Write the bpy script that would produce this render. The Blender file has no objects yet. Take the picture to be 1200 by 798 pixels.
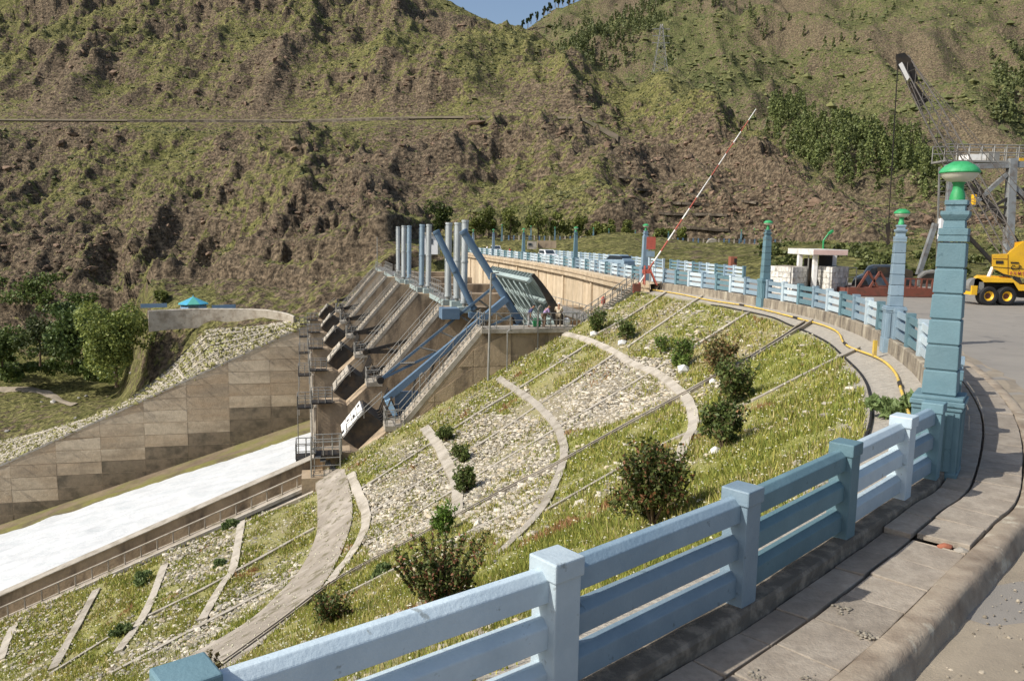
import bpy, bmesh, math, random
import numpy as np
from mathutils import Vector, Matrix, Euler
random.seed(7); RNG = np.random.default_rng(7)
SC = bpy.context.scene; COL = SC.collection; R = math.radians

# ------------------------------------------------------------------ camera, sky, sun, exposure
FOC = 930.0; PITCH = math.atan(122/930); ROLL = R(1.0); CZ = 3.1
cd = bpy.data.cameras.new('camera'); cam = bpy.data.objects.new('camera', cd); COL.objects.link(cam)
cd.sensor_width = 36; cd.lens = 36*FOC/1200; cd.clip_start = .1; cd.clip_end = 6000
cam.location = (0, 0, CZ)
cam.rotation_euler = (Matrix.Rotation(math.pi/2-PITCH, 3, 'X') @ Matrix.Rotation(ROLL, 3, 'Z')).to_euler()
SC.camera = cam
SUN_AZ = (-.925, -.38); SUN_EL = R(41)
w = bpy.data.worlds.new('World'); SC.world = w; w.use_nodes = True
nt = w.node_tree; bg = nt.nodes['Background']; sky = nt.nodes.new('ShaderNodeTexSky')
sky.sky_type = 'NISHITA'; sky.sun_disc = False; sky.sun_elevation = SUN_EL
sky.sun_rotation = math.atan2(SUN_AZ[0], SUN_AZ[1]); sky.air_density = 1.0; sky.dust_density = 2.6; sky.ozone_density = 1.2
nt.links.new(sky.outputs[0], bg.inputs[0]); bg.inputs[1].default_value = .13
sl = bpy.data.lights.new('sun', 'SUN'); sl.energy = 4.4; sl.angle = R(.5); sl.color = (1, .95, .86)
so = bpy.data.objects.new('sun', sl); COL.objects.link(so)
sd = Vector((SUN_AZ[0]*math.cos(SUN_EL), SUN_AZ[1]*math.cos(SUN_EL), math.sin(SUN_EL)))
so.rotation_euler = sd.to_track_quat('Z', 'Y').to_euler(); so.location = (-30, -10, 60)
SC.view_settings.view_transform = 'Standard'; SC.view_settings.look = 'None'
SC.view_settings.exposure = 0.15; SC.view_settings.gamma = 1
SC.cycles.max_bounces = 5; SC.cycles.diffuse_bounces = 3; SC.cycles.transparent_max_bounces = 4

# ------------------------------------------------------------------ where a line of sight from the photographer meets a real surface
_f = np.array([0, math.cos(PITCH), -math.sin(PITCH)]); _r0 = np.array([1., 0, 0]); _u0 = np.array([0, math.sin(PITCH), math.cos(PITCH)])
_r = _r0*math.cos(ROLL)+_u0*math.sin(ROLL); _u = _u0*math.cos(ROLL)-_r0*math.sin(ROLL)
def ray(px, py):
    d = _f+_r*(px-600)/FOC+_u*(399-py)/FOC
    return d/d[1]
def onY(px, py, Y): d = ray(px, py); return (d[0]*Y, Y, CZ+d[2]*Y)
def onZ(px, py, z): d = ray(px, py); t = (z-CZ)/d[2]; return (d[0]*t, t, z)
def project(X, Y, Z):
    v = np.stack([X, Y, Z-CZ], -1); k = v@_f
    return 600+FOC*(v@_r)/k, 399-FOC*(v@_u)/k

# ------------------------------------------------------------------ noise
def _hash(i, j, k):
    h = (i*374761393+j*668265263+k*2147483647) & 0xffffffff
    h = ((h ^ (h >> 13))*1274126177) & 0xffffffff
    return ((h ^ (h >> 16)) & 0xffff)/65535.0
def vnoise(x, y, z=0.0):
    x = np.asarray(x, float); y = np.asarray(y, float); z = np.asarray(z, float)+np.zeros_like(x)
    i = np.floor(x).astype(np.int64); j = np.floor(y).astype(np.int64); k = np.floor(z).astype(np.int64)
    fx = x-i; fy = y-j; fz = z-k
    fx = fx*fx*fx*(fx*(fx*6-15)+10); fy = fy*fy*fy*(fy*(fy*6-15)+10); fz = fz*fz*(3-2*fz)
    def L(a, b, t): return a+(b-a)*t
    a = L(L(_hash(i, j, k), _hash(i+1, j, k), fx), L(_hash(i, j+1, k), _hash(i+1, j+1, k), fx), fy)
    b = L(L(_hash(i, j, k+1), _hash(i+1, j, k+1), fx), L(_hash(i, j+1, k+1), _hash(i+1, j+1, k+1), fx), fy)
    return L(a, b, fz)
def fbm(x, y, z=0, oc=5, ridge=False, g=.5):
    s = 0; a = 1; t = 0
    for o in range(oc):
        n = vnoise(np.asarray(x)*2**o+17.3*o, np.asarray(y)*2**o+5.1*o, np.asarray(z)*2**o+3.7*o)
        if ridge: n = 1-np.abs(2*n-1)
        s = s+n*a; t += a; a *= g
    return s/t

# ------------------------------------------------------------------ materials
def mat(name, c, rough=.85, var=.18, scale=1.5, c2=None, s2=.8, t2=.55, w2=.08, bump=.25, bs=25, metal=0, stretch=None, c3=None, s3=5, t3=.62, w3=.05, attr=None, rnd=.12, spec=.3, transl=0, rz=0):
    m = bpy.data.materials.new(name); m.use_nodes = True; n = m.node_tree.nodes; l = m.node_tree.links
    b = n['Principled BSDF']; b.inputs['Roughness'].default_value = rough; b.inputs['Metallic'].default_value = metal
    b.inputs['Specular IOR Level'].default_value = spec
    tc = n.new('ShaderNodeTexCoord'); oi = n.new('ShaderNodeObjectInfo')
    ad = n.new('ShaderNodeVectorMath'); ad.operation = 'MULTIPLY_ADD'
    cx = n.new('ShaderNodeCombineXYZ'); l.new(oi.outputs['Random'], cx.inputs[0]); l.new(oi.outputs['Random'], cx.inputs[1])
    l.new(cx.outputs[0], ad.inputs[0]); ad.inputs[1].default_value = (37, 91, 13); l.new(tc.outputs['Object'], ad.inputs[2])
    vec = ad.outputs[0]
    if stretch:
        mp = n.new('ShaderNodeMapping'); mp.inputs['Scale'].default_value = stretch; mp.inputs['Rotation'].default_value = (0, 0, rz); l.new(vec, mp.inputs[0]); svec = mp.outputs[0]
    else: svec = vec
    def noise(sc, det=5, v=vec, r=.6):
        q = n.new('ShaderNodeTexNoise'); q.inputs['Scale'].default_value = sc; q.inputs['Detail'].default_value = det
        q.inputs['Roughness'].default_value = r; l.new(v, q.inputs['Vector']); return q.outputs[0]
    def rng(src, a, b_, lo, hi):
        q = n.new('ShaderNodeMapRange'); l.new(src, q.inputs[0]); q.inputs[1].default_value = a; q.inputs[2].default_value = b_
        q.inputs[3].default_value = lo; q.inputs[4].default_value = hi; return q.outputs[0]
    def mix(fac, a, b_, mode='MIX'):
        q = n.new('ShaderNodeMix'); q.data_type = 'RGBA'; q.blend_type = mode
        if isinstance(fac, (int, float)): q.inputs[0].default_value = fac
        else: l.new(fac, q.inputs[0])
        for s, v in ((6, a), (7, b_)):
            if isinstance(v, tuple): q.inputs[s].default_value = (*v, 1)
            else: l.new(v, q.inputs[s])
        return q.outputs[2]
    if attr:
        at = n.new('ShaderNodeAttribute'); at.attribute_name = attr; col = at.outputs['Color']
    else: col = c
    if c2: col = mix(rng(noise(s2, 6, svec), t2-w2, t2+w2, 0, 1), col, c2)
    if c3: col = mix(rng(noise(s3, 5, svec), t3-w3, t3+w3, 0, 1), col, c3)
    v = rng(noise(scale, 6), .25, .75, 1-var, 1+var)
    mu = n.new('ShaderNodeMath'); mu.operation = 'MULTIPLY'; l.new(v, mu.inputs[0]); l.new(rng(oi.outputs['Random'], 0, 1, 1-rnd, 1+rnd), mu.inputs[1])
    cc = n.new('ShaderNodeCombineColor')
    for k in range(3): l.new(mu.outputs[0], cc.inputs[k])
    col = mix(1.0, col, cc.outputs[0], 'MULTIPLY')
    l.new(col, b.inputs['Base Color'])
    if bump:
        bp = n.new('ShaderNodeBump'); bp.inputs['Strength'].default_value = bump; bp.inputs['Distance'].default_value = .6/bs
        l.new(noise(bs, 5), bp.inputs['Height']); l.new(bp.outputs[0], b.inputs['Normal'])
    if transl:
        tr = n.new('ShaderNodeBsdfTranslucent'); l.new(col, tr.inputs[0]); ms = n.new('ShaderNodeMixShader'); ms.inputs[0].default_value = transl
        l.new(b.outputs[0], ms.inputs[1]); l.new(tr.outputs[0], ms.inputs[2]); l.new(ms.outputs[0], n['Material Output'].inputs[0])
    return m
MT = dict(
    conc=mat('old concrete', (.36, .32, .26), c2=(.24, .2, .15), s2=.5, c3=(.13, .11, .09), s3=2.2, t3=.66, bump=.4, bs=18),
    conc_lt=mat('pale concrete', (.38, .345, .29), c2=(.27, .24, .19), s2=1.2, bump=.35, bs=22),
    pathc=mat('path concrete', (.28, .245, .2), c2=(.37, .33, .28), s2=.5, w2=.1, c3=(.17, .15, .10), s3=1.6, t3=.58, bump=.4, bs=9),
    slab=mat('paving slab', (.33, .285, .23), c2=(.25, .21, .165), s2=3, w2=.15, c3=(.24, .205, .165), s3=5, t3=.6, w3=.12, bump=.7, bs=38, var=.16, scale=14, rnd=.13),
    kerb=mat('kerb concrete', (.30, .25, .19), c2=(.17, .13, .095), s2=2.2, w2=.12, c3=(.42, .38, .3), s3=3.2, t3=.64, bump=.5, bs=26),
    kerbd=mat('dark kerb', (.14, .12, .095), c2=(.26, .22, .17), s2=6, w2=.08, bump=1, bs=35),
    parapet=mat('stained parapet', (.3, .26, .2), c2=(.12, .1, .08), s2=2.5, w2=.12, stretch=(1, 1, .35), c3=(.4, .36, .28), s3=2, t3=.6, bump=.7, bs=12),
    damw=mat('weathered dam concrete', (.56, .46, .33), c2=(.4, .31, .2), s2=.55, w2=.16, c3=(.2, .15, .1), s3=.9, t3=.66, w3=.09, stretch=(1, 1, .14), bump=.3, bs=8, rnd=.1),
    chutew=mat('wall lift concrete', (.52, .43, .31), c2=(.38, .28, .18), s2=.09, w2=.12, c3=(.3, .24, .17), s3=.28, t3=.6, w3=.12, stretch=(.5, .5, 1.6), bump=.3, bs=4, rnd=.05),
    pier=mat('pier concrete', (.40, .31, .21), c2=(.24, .18, .12), s2=.4, w2=.16, stretch=(1, 1, .35), c3=(.12, .095, .07), s3=.8, t3=.6, w3=.1, bump=.3, bs=6),
    asph=mat('worn asphalt', (.26, .24, .212), c2=(.31, .285, .245), s2=.25, w2=.2, c3=(.16, .15, .14), s3=.9, t3=.66, bump=.5, bs=60, var=.08),
    dust=mat('road dust', (.33, .28, .21), c2=(.25, .21, .16), s2=1.3, w2=.15, bump=.5, bs=40),
    pale=mat('pale blue paint', (.47, .555, .60), rough=.55, var=.07, scale=4, c2=(.38, .47, .53), s2=2.5, w2=.2, c3=(.25, .29, .3), s3=8, t3=.67, w3=.03, bump=.25, bs=30, spec=.4),
    greyb=mat('grey blue paint', (.19, .27, .335), rough=.5, var=.08, scale=4, c2=(.24, .32, .38), s2=2.5, w2=.2, c3=(.12, .17, .2), s3=8, t3=.67, w3=.03, bump=.25, bs=30, spec=.4),
    teal=mat('teal paint', (.105, .19, .225), rough=.65, var=.1, scale=4, c2=(.135, .225, .26), s2=2.5, w2=.2, c3=(.08, .15, .18), s3=8, t3=.67, w3=.03, bump=.25, bs=30, spec=.4),
    steelb=mat('blue steel', (.085, .145, .225), rough=.45, var=.12, scale=1, c2=(.13, .2, .28), s2=.6, w2=.2, bump=.1, rnd=.06, spec=.5),
    steellb=mat('light blue steel', (.32, .5, .68), rough=.5, bump=.1),
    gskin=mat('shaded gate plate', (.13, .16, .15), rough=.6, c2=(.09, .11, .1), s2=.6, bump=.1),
    steelg=mat('grey green steel', (.33, .40, .385), rough=.5, var=.1, c2=(.24, .3, .3), s2=.6, w2=.2, bump=.1, spec=.5),
    cylg=mat('cylinder grey paint', (.40, .43, .43), rough=.5, var=.1, c2=(.3, .33, .34), s2=.5, w2=.2, bump=.1, rnd=.12),
    rail=mat('galvanised rail', (.27, .265, .245), rough=.5, metal=.3, var=.2, bump=0),
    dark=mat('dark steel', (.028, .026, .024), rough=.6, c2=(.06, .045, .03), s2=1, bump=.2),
    black=mat('black rubber', (.02, .02, .021), rough=.8, bump=.2),
    rust=mat('rust red steel', (.17, .06, .042), c2=(.11, .05, .035), s2=3),
    white=mat('white paint', (.74, .73, .7), var=.06, c2=(.55, .52, .47), s2=2, t2=.6, bump=.15, rough=.6),
    whitec=mat('car white paint', (.78, .79, .8), var=.03, rough=.2, bump=0, spec=.6),
    red=mat('red paint', (.38, .09, .065), rough=.6, c2=(.3, .08, .06), s2=5, bump=.1),
    pipey=mat('dull yellow pipe', (.56, .39, .07), rough=.6, c2=(.4, .3, .12), s2=4, bump=.1),
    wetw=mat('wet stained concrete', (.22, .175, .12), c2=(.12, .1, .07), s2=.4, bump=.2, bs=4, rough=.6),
    gantry=mat('grey gantry paint', (.20, .215, .22), rough=.6, c2=(.14, .13, .12), s2=2, bump=.1),
    oldblue=mat('faded dark blue paint', (.05, .075, .11), rough=.6, c2=(.1, .1, .1), s2=2, bump=.1),
    boom=mat('weathered boom steel', (.12, .11, .10), bump=0),
    yellow=mat('yellow paint', (.80, .46, .02), rough=.4, c2=(.6, .34, .03), s2=3, w2=.15, bump=.1, spec=.5),
    green=mat('green lamp paint', (.03, .27, .09), rough=.5, bump=.15, bs=30, spec=.4, c2=(.05, .32, .13), s2=6),
    glob=mat('milky lamp bowl', (.62, .6, .5), rough=.35, bump=0),
    glass=mat('dark window glass', (.03, .04, .05), rough=.1, bump=0, spec=.8),
    water=mat('foaming white water', (.57, .585, .59), rough=.8, var=.02, scale=2, c2=(.46, .49, .50), s2=.8, t2=.6, w2=.14, stretch=(.05, 1.0, 1), rz=2.9, bump=.25, bs=1.5),
    skin=mat('skin', (.28, .15, .09), rough=.6, bump=0, var=.05),
    bark=mat('bark', (.12, .085, .055), bump=.8, bs=12),
    grassb=mat('grass blades', (1, 1, 1), attr='tone', bump=0, var=.05, transl=.3, rough=.7),
    leaf=mat('leaves', (1, 1, 1), attr='tone', bump=0, var=.08, transl=.22, rough=.55),
    stone=mat('riprap stone', (1, 1, 1), attr='tone', bump=.3, bs=20, var=.15),
    scrub=mat('hillside scrub', (1, 1, 1), attr='tone', bump=.4, bs=6, var=.25, scale=1.2),
    brick=mat('red brick', (.33, .12, .07), c2=(.24, .1, .07), s2=5),
    cloth=mat('coloured cloth', (1, 1, 1), attr='tone', bump=.1, rnd=0),
    tbl=mat('turquoise roof sheet', (.08, .36, .52), rough=.45, bump=.1, rnd=.1), tgr=mat('green roof sheet', (.1, .38, .3), rough=.45, bump=.1),
    roofshade=mat('shaded roof front', (.55, .4, .36), bump=.1),
)

# ------------------------------------------------------------------ mesh helpers
ROOT = {}
def tag(o, label=None, cat=None, group=None, kind=None):
    if label: o['label'] = label
    if cat: o['category'] = cat
    if group: o['group'] = group
    if kind: o['kind'] = kind
    return o
def thing(name, label, cat, loc=(0, 0, 0), group=None, rz=0):
    o = bpy.data.objects.new(name, None); COL.objects.link(o); o.location = loc; o.rotation_euler = (0, 0, rz)
    o.empty_display_size = .2; ROOT[o.name] = (Vector(loc), rz)
    return tag(o, label, cat, group)
def raw(name, V, F, m, parent=None, smooth=False, local=False, tone=None, vt=None, kind=None, bevel=0):
    """V (n,3), F list or (m,k) int array; world coordinates unless local"""
    V = np.asarray(V, float).reshape(-1, 3)
    off = Vector((0, 0, 0)); rz = 0
    if parent is not None:
        p = parent
        while p.parent is not None: p = p.parent
        off, rz = ROOT[p.name] if p.name in ROOT else (p.location.copy(), 0)
    if not local and parent is not None:
        V = V-np.array(off)
        if rz:
            c, s = math.cos(-rz), math.sin(-rz); V = np.stack([V[:, 0]*c-V[:, 1]*s, V[:, 0]*s+V[:, 1]*c, V[:, 2]], 1)
    me = bpy.data.meshes.new(name)
    if isinstance(F, np.ndarray):
        k = F.shape[1]; me.vertices.add(len(V)); me.vertices.foreach_set('co', V.ravel().astype(np.float32))
        me.loops.add(F.size); me.loops.foreach_set('vertex_index', F.ravel().astype(np.int32))
        me.polygons.add(len(F)); me.polygons.foreach_set('loop_start', np.arange(0, F.size, k, dtype=np.int32))
        me.update(calc_edges=True)
    else: me.from_pydata([tuple(v) for v in V], [], F); me.update()
    me.polygons.foreach_set('use_smooth', np.full(len(me.polygons), bool(smooth)))
    if tone is not None:
        a = me.color_attributes.new('tone', 'FLOAT_COLOR', 'POINT'); t = np.ones((len(V), 4), np.float32); t[:, :3] = tone
        a.data.foreach_set('color', t.ravel())
    if m is not None: me.materials.append(m if not isinstance(m, str) else MT[m])
    o = bpy.data.objects.new(name, me); COL.objects.link(o)
    if parent is not None: o.parent = parent
    elif not local and False: pass
    if kind: o['kind'] = kind
    if bevel:
        b = o.modifiers.new('bevel', 'BEVEL'); b.width = bevel; b.segments = 2; b.limit_method = 'ANGLE'
        me.polygons.foreach_set('use_smooth', np.zeros(len(me.polygons), bool))
    return o
class MB:
    def __init__(s): s.v = []; s.f = []
    def add(s, V, F):
        n = len(s.v); s.v += [tuple(map(float, p)) for p in V]; s.f += [tuple(n+i for i in f) for f in F]; return s
    def box(s, c, d, ax=None):
        """centre, full dims, optional 3 axes"""
        ax = ax or ((1, 0, 0), (0, 1, 0), (0, 0, 1)); c = Vector(c); a = [Vector(q)*(k/2) for q, k in zip(ax, d)]
        V = [c+a[0]*i+a[1]*j+a[2]*k for i in (-1, 1) for j in (-1, 1) for k in (-1, 1)]
        return s.add(V, [(0, 1, 3, 2), (4, 6, 7, 5), (0, 4, 5, 1), (2, 3, 7, 6), (0, 2, 6, 4), (1, 5, 7, 3)])
    def beam(s, p, q, w, h, up=(0, 0, 1)):
        p = Vector(p); q = Vector(q); x = (q-p).normalized(); y = Vector(up).cross(x)
        if y.length < 1e-3: y = Vector((0, 1, 0)).cross(x)
        y.normalize(); z = x.cross(y); return s.box((p+q)/2, ((q-p).length, w, h), (x, y, z))
    def tube(s, p, q, r, n=8, r2=None, cap=True):
        p = Vector(p); q = Vector(q); x = (q-p).normalized(); y = x.orthogonal().normalized(); z = x.cross(y); r2 = r if r2 is None else r2
        V = [p+(y*math.cos(2*math.pi*i/n)+z*math.sin(2*math.pi*i/n))*r for i in range(n)]+[q+(y*math.cos(2*math.pi*i/n)+z*math.sin(2*math.pi*i/n))*r2 for i in range(n)]
        F = [(i, (i+1) % n, n+(i+1) % n, n+i) for i in range(n)]
        if cap: F += [tuple(range(n))[::-1], tuple(range(n, 2*n))]
        return s.add(V, F)
    def path(s, P, r, n=8):
        P = [Vector(p) for p in P]; V = []; F = []
        for i, p in enumerate(P):
            t = (P[min(i+1, len(P)-1)]-P[max(i-1, 0)]).normalized(); y = Vector((0, 0, 1)).cross(t)
            y = y.normalized() if y.length > 1e-3 else Vector((1, 0, 0)); z = t.cross(y)
            V += [p+(y*math.cos(2*math.pi*k/n)+z*math.sin(2*math.pi*k/n))*r for k in range(n)]
        for i in range(len(P)-1):
            F += [(i*n+k, i*n+(k+1) % n, (i+1)*n+(k+1) % n, (i+1)*n+k) for k in range(n)]
        F += [tuple(range(n))[::-1], tuple((len(P)-1)*n+k for k in range(n))]
        return s.add(V, F)
    def prism(s, prof, a, b, fn):
        """closed profile list of 2d pts extruded between parameter a and b; fn(p2, t) -> 3d"""
        n = len(prof); V = [fn(p, a) for p in prof]+[fn(p, b) for p in prof]
        return s.add(V, [(i, (i+1) % n, n+(i+1) % n, n+i) for i in range(n)]+[tuple(range(n))[::-1], tuple(range(n, 2*n))])
    def lathe(s, prof, c, n=20):
        V = [(c[0]+r*math.cos(2*math.pi*k/n), c[1]+r*math.sin(2*math.pi*k/n), c[2]+z) for r, z in prof for k in range(n)]
        F = [(i*n+k, i*n+(k+1) % n, (i+1)*n+(k+1) % n, (i+1)*n+k) for i in range(len(prof)-1) for k in range(n)]
        return s.add(V, F)
    def build(s, name, m, parent=None, **k):
        o = raw(name, s.v, s.f, m, parent, **k)
        bm = bmesh.new(); bm.from_mesh(o.data); bmesh.ops.recalc_face_normals(bm, faces=bm.faces); bm.to_mesh(o.data); bm.free(); return o
def tree_copy(root, loc=None, rz=None):
    def cp(o, par):
        c = o.copy(); COL.objects.link(c); c.parent = par
        for ch in list(o.children): cp(ch, c)
        return c
    c = cp(root, None)
    if loc is not None: c.location = loc
    if rz is not None: c.rotation_euler = (0, 0, rz)
    ROOT[c.name] = (Vector(c.location), c.rotation_euler.z)
    return c

# ------------------------------------------------------------------ the crest curve of the embankment and dam, and the ground that falls away inside it
C0 = [(-26, -17), (-14, -7.2), (-7, -1.3), (-1.46, 3.41), (.31, 4.82), (1.92, 6.3), (3.37, 7.8), (4.6, 9.1), (5.73, 10.4), (8.2, 14.5), (10.5, 19.8), (12.1, 25.05), (13.2, 30), (13.7, 36), (13.2, 41.6), (12.0, 48), (9.5, 57.8), (7.9, 68), (6.2, 80), (1.3, 105), (-3.6, 126), (-9, 150)]
def catmull(P, n=8):
    P = np.array(P, float); o = []
    for i in range(len(P)-1):
        a, b, c, d = P[max(i-1, 0)], P[i], P[i+1], P[min(i+2, len(P)-1)]
        for k in range(n):
            t = k/n; o.append(.5*((2*b)+(c-a)*t+(2*a-5*b+4*c-d)*t*t+(3*b-a-3*c+d)*t**3))
    o.append(P[-1]); return np.array(o)
CR = catmull(C0)
CS = np.concatenate([[0], np.cumsum(np.hypot(*np.diff(CR, axis=0).T))])
def cpt(s, off=0.0, z=0.0):
    """point at arc length s of the crest, off metres to its right (road side)"""
    x = np.interp(s, CS, CR[:, 0]); y = np.interp(s, CS, CR[:, 1])
    tx = np.interp(s+.3, CS, CR[:, 0])-np.interp(s-.3, CS, CR[:, 0]); ty = np.interp(s+.3, CS, CR[:, 1])-np.interp(s-.3, CS, CR[:, 1])
    h = math.hypot(tx, ty); return (float(x+ty/h*off), float(y-tx/h*off), z)
def s_near(x, y):
    ss = np.linspace(0, CS[-1], 4000); return float(ss[np.argmin((np.interp(ss, CS, CR[:, 0])-x)**2+(np.interp(ss, CS, CR[:, 1])-y)**2)])
def cdist(x, y):
    x = np.asarray(x, float); y = np.asarray(y, float); px = x.ravel(); py = y.ravel(); best = np.full(len(px), 1e18); sg = np.ones(len(px))
    for a, b in zip(CR[:-1], CR[1:]):
        ab = b-a; t = np.clip(((px-a[0])*ab[0]+(py-a[1])*ab[1])/(ab@ab), 0, 1)
        dd = (px-a[0]-t*ab[0])**2+(py-a[1]-t*ab[1])**2; s = ab[0]*(py-a[1])-ab[1]*(px-a[0]); m = dd < best
        best = np.where(m, dd, best); sg = np.where(m, np.sign(s), sg)
    return (np.sqrt(best)*sg).reshape(x.shape)
def Hd(d): return np.interp(d, [-50, 0, .3, 1.6, 24.5, 27, 60], [-.3, -.3, -.35, -.7, -13.2, -13.8, -26.2])
def H(x, y): return Hd(cdist(x, y))
def hit(px, py):
    D = ray(px, py); lo, hi = 2., 80.
    for n in (90, 30):
        t = np.linspace(lo, hi, n); z = CZ+D[2]*t-H(D[0]*t, t); i = int(np.argmax(z < 0)); lo, hi = t[max(i-1, 0)], t[i]
    k = (lo+hi)/2; return (D[0]*k, k, CZ+D[2]*k)
# local frame of the spillway: x downstream, y towards the near bank, z up; pier i stands 16 m further on
QD = np.array([-.97, -.243]); QV = np.array([.243, -.97]); QANG = math.atan2(-.243, -.97)
def Q(i): return np.array([-1.8, 53.5])+i*np.array([-4.15, 15.7])
def L(i, x, y, z): p = Q(i)+QD*x+QV*y; return (float(p[0]), float(p[1]), z)

# ================================================================== HILLS
def hillmat(name, rock, rock2, veg, veg2):
    m = bpy.data.materials.new(name); m.use_nodes = True; n = m.node_tree.nodes; l = m.node_tree.links; b = n['Principled BSDF']
    b.inputs['Roughness'].default_value = .95; b.inputs['Specular IOR Level'].default_value = .1
    tc = n.new('ShaderNodeTexCoord'); at = n.new('ShaderNodeAttribute'); at.attribute_name = 'tone'
    def noise(sc, d=8, st=None):
        q = n.new('ShaderNodeTexNoise'); q.inputs['Scale'].default_value = sc; q.inputs['Detail'].default_value = d; q.inputs['Roughness'].default_value = .65
        if st:
            mp = n.new('ShaderNodeMapping'); mp.inputs['Scale'].default_value = st; l.new(tc.outputs['Object'], mp.inputs[0]); l.new(mp.outputs[0], q.inputs['Vector'])
        else: l.new(tc.outputs['Object'], q.inputs['Vector'])
        return q.outputs[0]
    def rng(s, a, c, lo=0, hi=1):
        q = n.new('ShaderNodeMapRange'); l.new(s, q.inputs[0]); q.inputs[1].default_value = a; q.inputs[2].default_value = c; q.inputs[3].default_value = lo; q.inputs[4].default_value = hi; return q.outputs[0]
    def mx(f, a, c):
        q = n.new('ShaderNodeMix'); q.data_type = 'RGBA'; l.new(f, q.inputs[0])
        for s, v in ((6, a), (7, c)):
            if isinstance(v, tuple): q.inputs[s].default_value = (*v, 1)
            else: l.new(v, q.inputs[s])
        return q.outputs[2]
    R_ = mx(rng(noise(.35, 8, (1, 1, 3)), .4, .6), rock, rock2)
    V_ = mx(rng(noise(.22, 8), .38, .62), veg, veg2)
    sx = n.new('ShaderNodeSeparateColor'); l.new(at.outputs['Color'], sx.inputs[0])
    ad = n.new('ShaderNodeMath'); ad.operation = 'ADD'; l.new(sx.outputs[0], ad.inputs[0]); l.new(rng(noise(.5, 9), .35, .65, -.5, .5), ad.inputs[1])
    c = mx(rng(ad.outputs[0], .38, .62), R_, V_)
    fine = mx(rng(noise(1.1, 8), .4, .6), (.45, .46, .48), (1.45, 1.43, 1.4))
    q = n.new('ShaderNodeMix'); q.data_type = 'RGBA'; q.blend_type = 'MULTIPLY'; q.inputs[0].default_value = 1; l.new(c, q.inputs[6]); l.new(fine, q.inputs[7])
    l.new(q.outputs[2], b.inputs['Base Color'])
    bp = n.new('ShaderNodeBump'); bp.inputs['Strength'].default_value = 1.0; bp.inputs['Distance'].default_value = 2.4
    l.new(noise(.55, 9), bp.inputs['Height']); l.new(bp.outputs[0], b.inputs['Normal']); return m
MT['hill'] = hillmat('hillside ground', (.105, .08, .055), (.215, .168, .114), (.125, .128, .042), (.225, .21, .085))
MT['hill2'] = hillmat('upper mountain ground', (.13, .10, .066), (.19, .155, .10), (.10, .115, .042), (.16, .158, .068))

def polar(cols, segs, step, px0, px1):
    """height field over (bearing, distance) from key points; returns grids X,Y,Z and key index T"""
    P = np.array(sorted(cols)); K = len(cols[P[0]]); YY = np.zeros((len(P), K)); AA = np.zeros((len(P), K)); ZZ = np.zeros((len(P), K))
    for i, px in enumerate(P):
        for k, (Y, s) in enumerate(cols[px]):
            if isinstance(s, tuple): x, y, z = onY(px, s[0], Y)
            else: d = ray(px, 300); x, z = d[0]*Y, s
            YY[i, k] = Y; AA[i, k] = x/Y; ZZ[i, k] = z
    cx = np.arange(px0, px1+1, step); T = np.concatenate([np.linspace(k, k+1, n, endpoint=False) for k, n in enumerate(segs)]+[[K-1]])
    def sm(g):  # smooth interpolation across bearings, then along the profile
        a = np.stack([np.interp(cx, P, g[:, k]) for k in range(K)], 1)
        ker = np.hanning(15); ker /= ker.sum(); pad = 7
        a = np.stack([np.convolve(np.pad(a[:, k], pad, 'edge'), ker, 'valid') for k in range(K)], 1)
        return np.stack([np.interp(T, np.arange(K), r) for r in a])
    Y = sm(YY); X = sm(AA)*Y; Z = sm(ZZ); return X, Y, Z, np.broadcast_to(T, Y.shape), np.broadcast_to(cx[:, None], Y.shape)
def grid_faces(n, m):
    i = np.arange(n-1)[:, None]*m+np.arange(m-1)[None]; i = i.ravel(); return np.stack([i, i+m, i+m+1, i+1], 1)
p = lambda v: (v,)
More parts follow.
